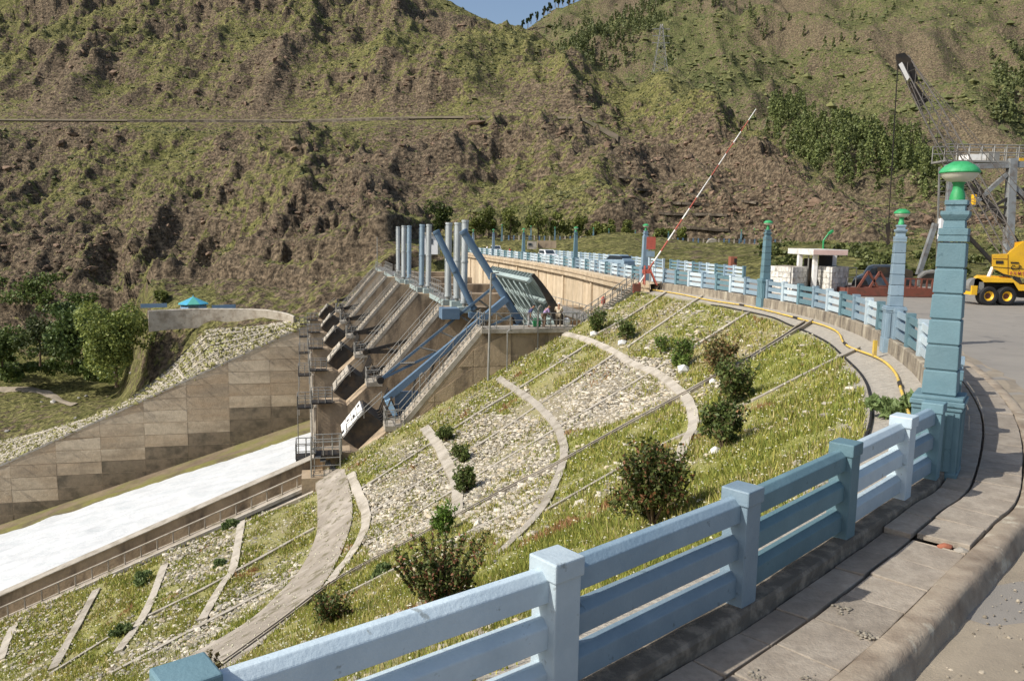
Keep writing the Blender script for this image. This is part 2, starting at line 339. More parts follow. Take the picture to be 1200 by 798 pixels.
cols = {
 -260: [(156, -41), (185, -38.5), (212, -36), (222, -31), (255, p(300)), (352, p(143)), (356, p(141)), (470, p(30)), (640, p(-160)), (800, 90)],
 0: [(154, -40), (185, -38), (212, -35), (222, -30), (255, p(300)), (352, p(142.5)), (356, p(140.5)), (470, p(30)), (640, p(-150)), (800, 90)],
 135: [(152, p(484)), (185, -38), (210, -35), (222, -29), (255, p(300)), (352, p(143)), (356, p(141)), (470, p(30)), (640, p(-150)), (800, 90)],
 175: [(151, p(452)), (158, p(396)), (167, p(388)), (182, -12), (245, p(300)), (352, p(143)), (356, p(141)), (470, p(25)), (630, p(-140)), (800, 90)],
 240: [(150.5, p(389)), (153, -14.5), (167, -13.5), (186, -11), (240, p(300)), (352, p(143)), (356, p(141)), (470, p(20)), (620, p(-120)), (800, 90)],
 350: [(147.5, p(377)), (150, -13.3), (155, -13), (163, -11.5), (215, p(300)), (345, p(144)), (350, p(141)), (470, p(20)), (600, p(-80)), (780, 90)],
 450: [(148, -14), (153, p(338)), (158, p(325)), (164, p(312)), (215, p(250)), (335, p(141)), (341, p(138)), (450, p(40)), (580, p(-30)), (760, 80)],
 520: [(152, -8), (165, -3), (175, .3), (190, p(286)), (222, p(255)), (330, p(140)), (336, p(137)), (440, p(50)), (560, p(-1)), (740, 70)],
 600: [(125, -12), (150, -6), (172, 1.2), (200, 1.2), (222, p(250)), (320, p(140)), (326, p(137)), (420, p(70)), (530, p(37)), (700, 60)],
 680: [(115, -8), (140, -3), (172, 1.5), (200, 1.5), (222, p(250)), (310, p(141)), (315, p(138)), (380, p(100)), (470, p(77)), (600, 50)],
 735: [(105, -5), (135, -1), (172, 1.8), (200, 1.8), (220, p(255)), (290, p(175)), (300, p(162)), (340, p(135)), (430, p(112)), (560, 40)],
 775: [(100, -4), (130, -1), (172, 2), (200, 2), (220, p(250)), (280, p(190)), (290, p(180)), (330, p(130)), (400, p(86)), (520, 35)],
 830: [(95, -3), (125, 0), (172, 2.2), (195, 2.2), (212, p(255)), (255, p(210)), (265, p(200)), (300, p(160)), (360, p(120)), (480, 25)],
 890: [(85, -2.5), (115, .3), (160, 2), (185, 2.2), (200, p(260)), (225, p(235)), (235, p(225)), (270, p(192)), (320, p(164)), (440, 15)],
 930: [(78, -.8), (105, 1.5), (150, 2.2), (175, 2.4), (190, p(266)), (210, p(252)), (218, p(245)), (240, p(228)), (290, p(207)), (400, 5)],
 1000: [(66, -.45), (95, 1.8), (130, 2), (150, 2.2), (162, p(271)), (180, p(263)), (188, p(260)), (210, p(255)), (240, p(248)), (350, 0)],
 1100: [(64, -.45), (95, 2.2), (130, 2.4), (150, 2.6), (165, p(276)), (180, p(271)), (190, p(269)), (205, p(265)), (225, p(262)), (330, 0)],
 1460: [(64, -.45), (95, 2.6), (130, 2.8), (150, 3), (165, p(276)), (180, p(271)), (190, p(269)), (205, p(265)), (225, p(262)), (330, 0)]}
SEG1 = [14, 12, 14, 64, 84, 4, 64, 40, 6]
X1, Y1, Z1, T1, PX1 = polar(cols, SEG1, 2, -260, 1460)
rough = np.interp(T1, [0, .2, 3, 3.15, 4, 4.72, 4.92, 6.04, 6.2, 7.3, 8, 9], [.02, .05, .3, .9, 1, .8, 0, 0, .95, 1.1, .22, .2])
rough = np.where((PX1 > 170) & (PX1 < 530) & (T1 > 1.2) & (T1 < 3.1), .35*np.clip((T1-1.2)*2, 0, 1), rough)
rough = rough*np.interp(PX1, [-260, 880, 1000, 1460], [1, 1, .45, .35])
big = fbm(X1/46, Y1/75, 0, 4, True)-.55
mid = fbm(X1/15+3, Y1/22, Z1/14, 4, True)-.55
det = fbm(X1/5, Y1/6, Z1/3.2, 4, True, .6)-.55
crag = np.clip((fbm(X1/52+11, Y1/70, 2, 3)-.36)*4.5, 0, 1)
Z1 = Z1+rough*(big*26+mid*(5.5+6.5*crag)+det*(1.5+4.2*crag))
strata = np.sin((Z1+vnoise(X1/25, Y1/25)*9)*1.1)*.8*np.clip(fbm(X1/30+9, Y1/30, 0, 3)*3-1.2, 0, 1); Z1 = Z1+rough*strata
Y1 = Y1+rough*(fbm(X1/12+40, Z1/9, Y1/30, 4)-.5)*5*(rough > .2)
# benches and rock cuts above the dam road, as on the quarry-like face
flat = (T1 > .2) & (T1 < 3.2); Z1 = Z1+flat*(fbm(X1/14, Y1/14, 0, 4)-.5)*1.2
gz = np.gradient(Z1, axis=1)/np.maximum(np.gradient(Y1, axis=1), .15)
veg = .52+(fbm(X1/38+5, Y1/50, 0, 4)-.5)*1.7-(np.clip(gz, 0, 3)-.62)*.55+np.interp(T1, [0, 2.8, 3.0, 4, 6, 7, 9], [.2, .25, -.02, -.1, -.08, .12, .26])+np.interp(PX1, [-200, 200, 500, 700, 900, 1000, 1400], [.1, .0, -.12, -.12, -.05, .0, .05])
veg = veg+.13-(crag-.55)*.36; veg = np.where((T1 > 5) & (T1 < 5.9), .1, veg); veg = veg-.3*((PX1 < 170) & (T1 < 2.7)); veg = veg-.32*((PX1 > 250) & (PX1 < 540) & (T1 < 3.05))
def hill(name, X, Y, Z, veg, m):
    V = np.stack([X, Y, Z], -1).reshape(-1, 3); t = np.repeat(veg.reshape(-1, 1), 3, 1)
    o = raw(name, V, grid_faces(*X.shape), m, smooth=True, tone=t); return tag(o, kind='structure')
hill('hillside', X1, Y1, Z1, veg, 'hill')
cols2 = {
 470: [(640, p(170)), (720, p(130)), (860, p(95)), (1000, p(75)), (1150, p(66)), (1300, 150)],
 610: [(600, p(160)), (700, p(115)), (850, p(80)), (1000, p(56)), (1120, p(43)), (1300, 170)],
 640: [(560, p(160)), (680, p(115)), (830, p(72)), (1000, p(36)), (1120, p(19)), (1300, 180)],
 680: [(520, p(160)), (640, p(118)), (800, p(62)), (980, p(22)), (1120, p(1)), (1300, 200)],
 735: [(470, p(165)), (600, p(112)), (760, p(60)), (960, p(10)), (1150, p(-25)), (1300, 220)],
 830: [(400, p(195)), (520, p(122)), (680, p(60)), (880, p(0)), (1100, p(-60)), (1300, 250)],
 905: [(360, p(222)), (480, p(142)), (640, p(70)), (840, p(0)), (1050, p(-90)), (1250, 260)],
 1000: [(265, p(268)), (400, p(207)), (560, p(110)), (760, p(20)), (1000, p(-110)), (1200, 300)],
 1100: [(255, p(272)), (370, p(217)), (520, p(110)), (720, p(20)), (960, p(-120)), (1150, 300)],
 1460: [(255, p(272)), (370, p(217)), (520, p(110)), (720, p(20)), (960, p(-120)), (1150, 300)]}
X2, Y2, Z2, T2, PX2 = polar(cols2, [34, 56, 46, 40, 4], 2.5, 470, 1460)
r2 = np.interp(T2, [0, .3, 3, 3.8, 4, 5], [.2, 1, 1, .3, .07, .1])
Z2 = Z2+r2*((fbm(X2/95, Y2/130, 3, 4, True)-.55)*52+(fbm(X2/30, Y2/40, Z2/30, 4, True)-.55)*15+(fbm(X2/8, Y2/9, Z2/9, 3)-.5)*4)
g2 = np.gradient(Z2, axis=1)/np.maximum(np.gradient(Y2, axis=1), .3)
veg2 = .62+(fbm(X2/70+5, Y2/90, 0, 4)-.5)*1.5-(np.clip(g2, 0, 3)-.55)*.5
hill('mountain', X2, Y2, Z2, veg2, 'hill2')

ICO_V = []; ph = (1+5**.5)/2
for a, b in ((-1, ph), (1, ph), (-1, -ph), (1, -ph)): ICO_V += [(a, b, 0)]
for a, b in ((-1, ph), (1, ph), (-1, -ph), (1, -ph)): ICO_V += [(0, a, b)]
for a, b in ((ph, -1), (ph, 1), (-ph, -1), (-ph, 1)): ICO_V += [(a, 0, b)]
ICO_V = np.array(ICO_V)/math.sqrt(1+ph*ph)
ICO_F = np.array([(0, 11, 5), (0, 5, 1), (0, 1, 7), (0, 7, 10), (0, 10, 11), (1, 5, 9), (5, 11, 4), (11, 10, 2), (10, 7, 6), (7, 1, 8), (3, 9, 4), (3, 4, 2), (3, 2, 6), (3, 6, 8), (3, 8, 9), (4, 9, 5), (2, 4, 11), (6, 2, 10), (8, 6, 7), (9, 8, 1)])
OCT_V = np.array([(1, 0, 0), (-1, 0, 0), (0, 1, 0), (0, -1, 0), (0, 0, 1), (0, 0, -1.)]); OCT_F = np.array([(0, 2, 4), (2, 1, 4), (1, 3, 4), (3, 0, 4), (2, 0, 5), (1, 2, 5), (3, 1, 5), (0, 3, 5)])
def scatter(name, P, S, tone, m, base=(None, None), jit=.25, kind='stuff', sq=(1, 1, .75), label=None, cat=None, smooth=False, parent=None):
    """P (n,3), S (n,) or (n,3) half sizes: n jittered lumps joined into one mesh"""
    BV, BF = base if base[0] is not None else (ICO_V, ICO_F); n = len(P); k = len(BV)
    S = np.asarray(S, float); S = S[:, None]*np.array(sq) if S.ndim == 1 else S
    a = RNG.uniform(0, 2*math.pi, n); c, s = np.cos(a)[:, None], np.sin(a)[:, None]
    V = BV[None]*S[:, None, :]*(1+RNG.uniform(-jit, jit, (n, k, 1)))
    V = np.stack([V[..., 0]*c-V[..., 1]*s, V[..., 0]*s+V[..., 1]*c, V[..., 2]], -1)+P[:, None]
    F = (BF[None]+(np.arange(n)*k)[:, None, None]).reshape(-1, 3)
    t = np.repeat(tone[:, None], k, 1).reshape(-1, 3)
    o = raw(name, V.reshape(-1, 3), F, m, tone=t, parent=parent, smooth=smooth)
    if kind: o['kind'] = kind
    if label: tag(o, label, cat)
    return o
def on_grid(X, Y, Z, n, prob):
    i = RNG.integers(0, X.shape[0]-1, n); j = RNG.integers(0, X.shape[1]-1, n); keep = RNG.random(n) < prob[i, j]; i, j = i[keep], j[keep]
    fx, fy = RNG.random(len(i)), RNG.random(len(i))
    return np.stack([(g[i, j]*(1-fx)*(1-fy)+g[i+1, j]*fx*(1-fy)+g[i, j+1]*(1-fx)*fy+g[i+1, j+1]*fx*fy) for g in (X, Y, Z)], -1)
def greens(n, lo=(.06, .075, .022), hi=(.15, .16, .05)):
    t = RNG.random((n, 1)); return np.array(lo)*(1-t)+np.array(hi)*t
pr = np.clip((veg-.25)*1.2, .04, 1)*(T1 > 2.9)*(T1 < 8.2)*((T1 < 4.95) | (T1 > 6.05))*(PX1 > -60)*(PX1 < 1260)
SP = on_grid(X1, Y1, Z1, 80000, pr); scatter('hillside_scrub', SP, (RNG.gamma(2.0, .17, len(SP))+.13)*(SP[:, 1]/300)**.8, greens(len(SP), (.055, .065, .022), (.15, .145, .06)), 'scrub', (OCT_V, OCT_F), .45, label='low olive scrub dotted all over the brown hillside', cat='scrub')
pr2 = np.clip((veg2-.2)*1.3, .04, 1)*(T2 < 4)*(PX2 < 1260)
SP = on_grid(X2, Y2, Z2, 26000, pr2); scatter('mountain_scrub', SP, RNG.gamma(2.0, .42, len(SP))+.35, greens(len(SP), (.07, .085, .03), (.16, .16, .06)), 'scrub', (OCT_V, OCT_F), .45, label='low olive scrub dotted over the farther mountain', cat='scrub')
# rock outcrops
pr = np.clip((.42-veg)*2.2, 0, 1)*(T1 > 3.3)*(T1 < 8)*((T1 < 4.95) | (T1 > 6.05))*(PX1 > -40)*(PX1 < 1240)
SP = on_grid(X1, Y1, Z1, 42000, pr); n = len(SP); SZ = ((RNG.gamma(1.5, .2, n)+.14)*(SP[:, 1]/300)**.9)[:, None]*np.stack([RNG.uniform(.8, 1.9, n), RNG.uniform(.7, 1.2, n), RNG.uniform(.5, 1.1, n)], 1)
scatter('rock_outcrops', SP, SZ, np.array([(.16, .11, .075)])*RNG.uniform(.7, 1.35, (n, 1)), 'scrub', (ICO_V, ICO_F), .38, label='brown rock outcrops breaking through the hillside', cat='rocks')
# boulders in the dry river bed
pr = (T1 > .1)*(T1 < 2.6)*(PX1 < 150)*(PX1 > -60)*.6
SP = on_grid(X1, Y1, Z1, 1500, pr); scatter('river_stones', SP, RNG.gamma(1.6, .22, len(SP))+.12, np.array([(.36, .34, .31)])*RNG.uniform(.6, 1.3, (len(SP), 1)), 'stone', (ICO_V, ICO_F), .3, label='grey boulders strewn over the dry river bed', cat='stones')

MT['ledge'] = mat('ledge shadow and wall stone', (.085, .068, .05), c2=(.2, .17, .13), s2=.5, bump=.6, bs=2)
MT['cutroad'] = mat('hill road earth', (.17, .135, .095), c2=(.11, .1, .05), s2=.3, w2=.12)
# the old road cut across the hillside, with a stretch of masonry retaining wall below it
k5 = int(sum(SEG1[:5])); sel = [i for i in range(X1.shape[0]) if PX1[i, 0] < 728]
V = []; 
for i in sel[::2]:
    a = np.array((X1[i, k5], Y1[i, k5], Z1[i, k5])); b = np.array((X1[i, k5+3], Y1[i, k5+3], Z1[i, k5+3])); V += [a+(0, -.6, .35), b+(0, -1.0, .35)]
tag(raw('hill_road', V, [(2*k, 2*k+2, 2*k+3, 2*k+1) for k in range(len(V)//2-1)], 'cutroad'), kind='structure')
def hillwall(px0, px1, h, label):
    ii = [i for i in sel if px0 <= PX1[i, 0] <= px1]; V = []
    for i in ii:
        a = np.array((X1[i, k5], Y1[i, k5]-.7, Z1[i, k5]+.7)); V += [a, a+(0, .6, 0), a+(0, .6, -h), a+(0, 0, -h)]
    n = len(ii); o = MB().add(V, [(4*i+k, 4*i+(k+1) % 4, 4*i+4+(k+1) % 4, 4*i+4+k) for i in range(n-1) for k in range(4)]).build('retaining_wall', 'ledge'); tag(o, label, 'wall', 'retaining walls of the hill road')
hillwall(150, 330, 2.6, 'low grey retaining wall under the hill road, upper left'); hillwall(350, 480, 1.8, 'low grey retaining wall under the hill road, upper middle')

UV1 = project(X1, Y1, Z1); frontm = (T1 > 3) & (T1 < 8)
def on_hill(px, py):
    d = (UV1[0]-px)**2+(UV1[1]-py)**2+np.where(frontm, 0, 1e6)+Y1*.002; i = np.unravel_index(int(np.argmin(d)), d.shape); return Vector((X1[i], Y1[i], Z1[i]))
for P, lb in (([(722, 209), (760, 213), (800, 217), (850, 220), (886, 220)], 'uppermost'), ([(742, 222), (780, 226), (820, 230), (848, 231)], 'second from the top'), ([(856, 235), (872, 237), (888, 240)], 'short right-hand one'), ([(760, 240), (800, 239), (830, 241), (858, 240)], 'third from the top'), ([(770, 250), (800, 252), (856, 253)], 'fourth from the top'), ([(800, 267), (830, 269), (856, 270)], 'lowest')):  # ledge beams whose dark colour stands for the shadow lines of the ledges
    Q_ = [on_hill(*q)+Vector((0, -.5, .1)) for q in catmull(P, 3)]; Q_ = [(Q_[max(i-1, 0)]+Q_[i]+Q_[min(i+1, len(Q_)-1)])/3 for i in range(len(Q_))]
    mb = MB(); [mb.beam(a, b, 1.2, .55+.2*random.random()) for a, b in zip(Q_[:-1], Q_[1:]) if (b-a).length < 30]; tag(mb.build('rock_ledge', 'ledge'), 'long thin dark ledge cut across the rocky face, '+lb, 'ledge', 'dark ledges on the rocky face')

# ================================================================== EMBANKMENT inside the crest curve
SX, SY = np.meshgrid(np.arange(-36, 14.6, .2), np.arange(-4, 62, .2), indexing='ij')
D0 = cdist(SX, SY); ZT = Hd(D0)
# local frame coordinates of every point, to stop the slope at the spillway walls
LX = (SX-Q(0)[0])*QD[0]+(SY-Q(0)[1])*QD[1]; LY = (SX-Q(0)[0])*QV[0]+(SY-Q(0)[1])*QV[1]
ok = (D0 > -.1) & (LY > .2)
ZT = ZT+np.clip(D0-1.5, 0, 1)*((fbm(SX/2.2, SY/2.2, 0, 4)-.5)*.22)
near_wall = (LX > 10.9)
zwalk = -11.3-.41*(LX-10.9)-1.6
ZT = np.where(near_wall, np.where(LY < 3.15, zwalk, zwalk+(ZT-zwalk)*np.clip((LY-3.0)/1.6, 0, 1)), ZT)
def PT(x, y, px_polys):
    """density fields of stone, grass and dryness at ground points"""
    z = Hd(cdist(x, y)); u, v = project(x, y, z); st = np.full(x.shape, .32); gr = np.full(x.shape, .75); dry = np.full(x.shape, .35)
    for P, s, g, d in px_polys:
        P = np.array(P, float); ins = np.zeros(x.shape, bool); j = len(P)-1
        for i in range(len(P)):
            c = ((P[i, 1] > v) != (P[j, 1] > v)) & (u < (P[j, 0]-P[i, 0])*(v-P[i, 1])/(P[j, 1]-P[i, 1]+1e-9)+P[i, 0]); ins ^= c; j = i
        st = np.where(ins, s, st); gr = np.where(ins, g, gr); dry = np.where(ins, d, dry)
    n = fbm(x/1.6, y/1.6, 7, 4)-.5; st = np.clip(st+n*.9, 0, 1); gr = np.clip(gr-n*1.0, 0, 1); dry = np.clip(dry+(fbm(x/3, y/3, 3, 3)-.5)*1.4, 0, 1)
    return st, gr, dry
PANELS = [
 ([(423, 574), (515, 522), (560, 485), (588, 470), (645, 500), (657, 545), (560, 600), (500, 640), (440, 660), (425, 637)], .95, .32, .4),
 ([(480, 510), (560, 452), (590, 455), (640, 490), (560, 485), (515, 522), (440, 560), (425, 550)], .55, .6, .3),
 ([(600, 455), (722, 415), (787, 423), (800, 462), (700, 505), (655, 503)], .98, .22, .5),
 ([(620, 440), (690, 405), (722, 415), (620, 478)], .3, .8, .55),
 ([(500, 640), (655, 545), (650, 580), (600, 640), (540, 670)], .8, .35, .85),
 ([(655, 522), (800, 470), (810, 505), (770, 527), (640, 600), (640, 560)], .12, 1, .35),
 ([(560, 600), (655, 545), (640, 580), (590, 640)], .8, .5, .7),
 ([(690, 395), (780, 343), (822, 348), (748, 399), (722, 410)], .35, .6, .8),
 ([(748, 399), (822, 348), (876, 368), (800, 415)], .45, .85, .25),
 ([(800, 415), (876, 368), (947, 379), (870, 427), (834, 446)], .3, .75, .75),
 ([(870, 427), (947, 379), (1010, 408), (882, 471)], .08, 1, .1),
 ([(882, 471), (1004, 410), (1050, 480), (960, 560), (800, 620), (690, 640), (780, 560), (820, 500)], .18, 1, .2),
 ([(610, 640), (760, 560), (900, 540), (960, 560), (700, 720), (560, 760)], .08, 1, .15),
 ([(395, 679), (537, 606), (610, 640), (420, 760), (230, 798)], .15, 1, .6),
 ([(283, 612), (368, 570), (370, 640), (268, 690)], .25, 1, .45),
 ([(190, 690), (193, 650), (283, 590), (370, 552), (370, 565), (285, 612), (268, 668)], .8, .5, .3),
 ([(240, 727), (268, 690), (370, 640), (362, 665), (300, 715), (200, 790), (120, 798)], .75, .7, .25),
 ([(113, 692), (190, 655), (170, 720), (138, 765), (65, 798)], .08, 1, .5),
 ([(0, 740), (113, 690), (65, 780), (40, 798), (0, 798)], .5, .8, .3)]
st, gr, dry = PT(SX, SY, PANELS)
soil = np.array((.24, .20, .13)); grc = np.array((.24, .24, .065)); drc = np.array((.28, .25, .11)); stc = np.array((.27, .24, .18))
tone = soil*(1-gr[..., None])+(grc*(1-dry[..., None])+drc*dry[..., None])*gr[..., None]; tone = tone*(1-.55*st[..., None])+stc*.55*st[..., None]
apr = np.clip((1.75+.35*np.interp(SY, [8, 14, 24, 40], [1.5, 1, 0, -1.5])-D0+(fbm(SX, SY, 0, 3)-.5)*.5)/.15, 0, 1)[..., None]; tone = tone*(1-apr)+np.array((.36, .33, .28))*apr
idx = -np.ones(SX.shape, np.int64); g = ok.copy(); idx[g] = np.arange(g.sum())
q = g[:-1, :-1] & g[1:, :-1] & g[1:, 1:] & g[:-1, 1:]
F = np.stack([idx[:-1, :-1][q], idx[1:, :-1][q], idx[1:, 1:][q], idx[:-1, 1:][q]], 1)
MT['slope'] = mat('embankment ground', (1, 1, 1), attr='tone', bump=.8, bs=9, var=.2, scale=5)
tag(raw('embankment_slope', np.stack([SX[g], SY[g], ZT[g]], 1), F, 'slope', smooth=True, tone=tone[g]), kind='structure')

RIBS = []
def ribbon(name, pts, wid, m, lift=.09, th=.14, parent=None, hfn=None):
    """a concrete strip laid on the slope along ground points"""
    P = [Vector(q) for q in pts]; mb = MB(); V = []; n = len(P); RIBS.append((np.array(pts)[:, :2], wid))
    for i, c in enumerate(P):
        t = (P[min(i+1, n-1)]-P[max(i-1, 0)]); t.z = 0; t.normalize(); s = Vector((t.y, -t.x, 0))*wid/2
        wob = 1+.08*math.sin(i*1.7)
        a, b = c-s*wob, c+s*wob; za, zb = (float(H(a.x, a.y)), float(H(b.x, b.y)))
        V += [(a.x, a.y, za+lift), (b.x, b.y, zb+lift), (b.x, b.y, zb-th), (a.x, a.y, za-th)]
    F = [(4*i+k, 4*i+(k+1) % 4, 4*i+4+(k+1) % 4, 4*i+4+k) for i in range(n-1) for k in range(4)]+[(3, 2, 1, 0), (4*n-4, 4*n-3, 4*n-2, 4*n-1)]
    return mb.add(V, F).build(name, m, parent)
RIB = []
def dense(P, k=6):
    return [tuple(q) for q in catmull(P, k)]
def onslope(P, k=5): return [hit(*q) for q in catmull(P, k)]
arcs = [
 ([(661, 392), (690, 400), (720, 414), (742, 428), (768, 438), (790, 455), (805, 470), (812, 490), (811, 505), (802, 522), (794, 547)], .34, 'pale curved concrete step path, the upper one ending beside the workers\' platform'),
 ([(584, 444), (600, 455), (622, 470), (640, 487), (653, 503), (660, 522), (660, 540), (652, 565), (630, 605), (588, 648)], .34, 'pale curved concrete step path in the middle of the stony slope'),
 ([(497, 502), (512, 520), (522, 540), (533, 562), (536, 585), (534, 606)], .5, 'short pale curved step path beside the three round shrubs'),
 ([(411, 556), (418, 575), (428, 600), (427, 622), (412, 650), (395, 672), (386, 685)], .45, 'narrow pale kerb curving along the right edge of the wide path')]
for P, wd, lb in arcs: tag(ribbon('step_path', onslope(P), wd, 'conc_lt', .11), lb, 'path', 'curved step paths on the slope')
ribs = [
 [(780, 343), (740, 370), (700, 392)], [(822, 348), (748, 399), (735, 408)], [(876, 368), (818, 404), (787, 423), (653, 503), (560, 558), (430, 640)],
 [(688, 405), (608, 456), (560, 485), (423, 574)], [(722, 415), (631, 476), (560, 523), (432, 604)], [(1004, 410), (930, 447), (882, 471), (812, 500)],
 [(810, 508), (769, 527), (640, 600)], [(655, 575), (560, 620), (400, 700)],
 [(368, 620), (240, 690), (150, 735), (60, 790)], [(362, 668), (300, 700), (230, 737), (130, 790)]]
sides = ['under the boom barrier', 'just below the yellow pipe, second from the barrier', 'the longest, from crest to wide path', 'nearest the concrete side wall of the spillway', 'between the wall-side rib and the longest rib', 'through green grass near the first lamp post', 'short one below the drain pipe', 'faint one just above the two near bushes', 'upper lengthwise one left of the wide path', 'lower lengthwise one left of the wide path']
for P, s in zip(ribs, sides): tag(ribbon('slope_rib', onslope(P, 8), .24, 'conc_lt', .1), 'thin straight slope rib, '+s, 'rib', 'concrete ribs dividing the slope')
left = [[(283, 612), (273, 667), (260, 687), (237, 727)], [(193, 663), (170, 720), (138, 765)], [(113, 692), (90, 735), (62, 785)], [(16, 735), (8, 752), (0, 775)]]
for P, s in zip(left, ['nearest the wide path', 'second from the wide path', 'third from the wide path', 'in the bottom left corner']): tag(ribbon('slope_rib', onslope(P, 5), .42, 'conc_lt', .11), 'pale cross rib below the chute railing, '+s, 'rib', 'cross ribs left of the path')
# the wide path: quads between its two edges
Lf = [(366, 551), (371, 575), (372, 600), (370, 630), (352, 668), (322, 702), (290, 730), (240, 760), (165, 802), (120, 830)]
Rt = [(404, 551), (409, 570), (413, 595), (410, 620), (397, 655), (376, 690), (345, 722), (310, 752), (258, 796), (220, 828)]
a = onslope(Lf, 6); b = onslope(Rt, 6); V = []; F = []
for i, (u, v) in enumerate(zip(a, b)):
    V += [(u[0], u[1], u[2]+.09), (v[0], v[1], v[2]+.09), (v[0], v[1], v[2]-.3), (u[0], u[1], u[2]-.3)]
    if i: F += [(4*i-4+k, 4*i-4+(k+1) % 4, 4*i+(k+1) % 4, 4*i+k) for k in range(4)]
tag(MB().add(V, F).build('path', 'pathc'), kind='structure')
# the long drain: two thin walls with a black gap
dr = onslope([(947, 379), (905, 406), (870, 427), (834, 446), (800, 465), (735, 500), (660, 542), (600, 572), (537, 606), (483, 635), (395, 682), (330, 730), (262, 780), (235, 800)], 8)
t = thing('slope_drain', 'long dark drain channel running from the crest diagonally down the whole slope', 'drain', dr[0])
for sgn in (-1, 1):
    pts = []
    for i, c in enumerate(dr):
        n = Vector(dr[min(i+1, len(dr)-1)])-Vector(dr[max(i-1, 0)]); n.z = 0; n.normalize(); pts.append((c[0]+n.y*.17*sgn, c[1]-n.x*.17*sgn, c[2]))
    ribbon('channel_wall', pts, .1, 'conc', .16, .2, t)
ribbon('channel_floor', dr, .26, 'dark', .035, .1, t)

# riprap stones, grass, flowers
def ground_pts(n, box=(-34, 14, 2, 58), far=26., pw=1.4):
    x = RNG.uniform(box[0], box[1], n); y = RNG.uniform(box[2], box[3], n); d = cdist(x, y)
    ly = (x-Q(0)[0])*QV[0]+(y-Q(0)[1])*QV[1]; lx = (x-Q(0)[0])*QD[0]+(y-Q(0)[1])*QD[1]; z = Hd(d); u, v = project(x, y, z)
    k = (d > 1.5) & (ly > .9) & ~((ly < 4.2) & (lx > 11)) & (u > -30) & (u < 1230) & (v < 830)
    r = np.hypot(x, y); k &= RNG.random(n) < np.minimum(1, (far/r)**pw)
    return x[k], y[k], z[k]
PATHP = np.array(Lf+Rt[::-1], float)
def offrib(x, y):
    k = np.ones(len(x), bool)
    for P, wd in RIBS:
        lo, hi = P.min(0)-1, P.max(0)+1; m = (x > lo[0]) & (x < hi[0]) & (y > lo[1]) & (y < hi[1]); xi, yi = x[m], y[m]; d = np.full(len(xi), 9.)
        for a, b in zip(P[:-1], P[1:]):
            ab = b-a; t = np.clip(((xi-a[0])*ab[0]+(yi-a[1])*ab[1])/max(ab@ab, 1e-9), 0, 1); d = np.minimum(d, np.hypot(xi-a[0]-t*ab[0], yi-a[1]-t*ab[1]))
        q = k[m]; q[d < wd/2+.03] = False; k[m] = q
    return k
def inpoly(u, v, P):
    ins = np.zeros(u.shape, bool); j = len(P)-1
    for i in range(len(P)):
        ins ^= ((P[i, 1] > v) != (P[j, 1] > v)) & (u < (P[j, 0]-P[i, 0])*(v-P[i, 1])/(P[j, 1]-P[i, 1]+1e-9)+P[i, 0]); j = i
    return ins
x, y, z = ground_pts(230000, far=34, pw=1.0); s_, g_, d_ = PT(x, y, PANELS); u, v = project(x, y, z)
k = (RNG.random(len(x)) < .8*s_**2.4) & ~inpoly(u, v, PATHP); k[k] &= offrib(x[k], y[k]); x, y, z = x[k], y[k], z[k]; n = len(x)
S = (RNG.gamma(3, .014, n)+.034)[:, None]*np.stack([RNG.uniform(.9, 1.6, n), RNG.uniform(.8, 1.2, n), RNG.uniform(.4, .75, n)], 1)
tn = np.array([(.44, .40, .325)])*RNG.uniform(.4, 1.3, (n, 1))*np.where(RNG.random((n, 1)) < .25, np.array([[.85, .8, .7]]), 1)
scatter('riprap_stones', np.stack([x, y, z+.04], 1), S, tn, 'stone', (ICO_V, ICO_F), .22, label='loose pale riprap stones bedded between the ribs of the slope', cat='stones')
print('stones', n)
def blades(name, x, y, z, h, tone, label, cat, wid=.012, k=3):
    n = len(x); r = np.hypot(x, y); wv = (wid*(.6+r/14))[:, None]
    a = RNG.uniform(0, 2*math.pi, n); ox, oy = RNG.normal(0, .05, (2, n)); bx = x+ox; by = y+oy
    lean = RNG.normal(0, .35, (n, 2))*h[:, None]; V = np.zeros((n, 3, 3))
    V[:, 0] = np.stack([bx-np.cos(a)*wv[:, 0], by-np.sin(a)*wv[:, 0], z-.03], 1); V[:, 1] = np.stack([bx+np.cos(a)*wv[:, 0], by+np.sin(a)*wv[:, 0], z-.03], 1)
    V[:, 2] = np.stack([bx+lean[:, 0], by+lean[:, 1], z+h], 1)
    o = raw(name, V.reshape(-1, 3), np.arange(n*3).reshape(-1, 3), 'grassb', tone=np.repeat(tone[:, None], 3, 1).reshape(-1, 3)); tag(o, label, cat, kind='stuff')
x, y, z = ground_pts(2000000, far=17, pw=1.1); s_, g_, d_ = PT(x, y, PANELS); u, v = project(x, y, z)
cl = fbm(x/.7, y/.7, 2, 3); k = (RNG.random(len(x)) < g_**1.3*np.clip(cl*3.6-1.05, .1, 1)) & ~inpoly(u, v, PATHP); k[k] &= offrib(x[k], y[k]); x, y, z, d_, cl = x[k], y[k], z[k], d_[k], cl[k]; n = len(x)
print('blades', n)
hh = RNG.uniform(.05, .17, n)*(.6+cl)*np.where(RNG.random(n) < .05, 1.7, 1)
ga = np.array((.33, .34, .075)); gb = np.array((.20, .25, .055)); gc = np.array((.46, .39, .18)); gd = np.array((.42, .39, .10))
q1 = RNG.random((n, 1)); tn = ga*q1+gb*(1-q1); tn = np.where(RNG.random((n, 1)) < d_[:, None]*.6, gc, tn); tn = np.where(RNG.random((n, 1)) < .25, gd, tn); tn = tn*RNG.uniform(.7, 1.2, (n, 1))
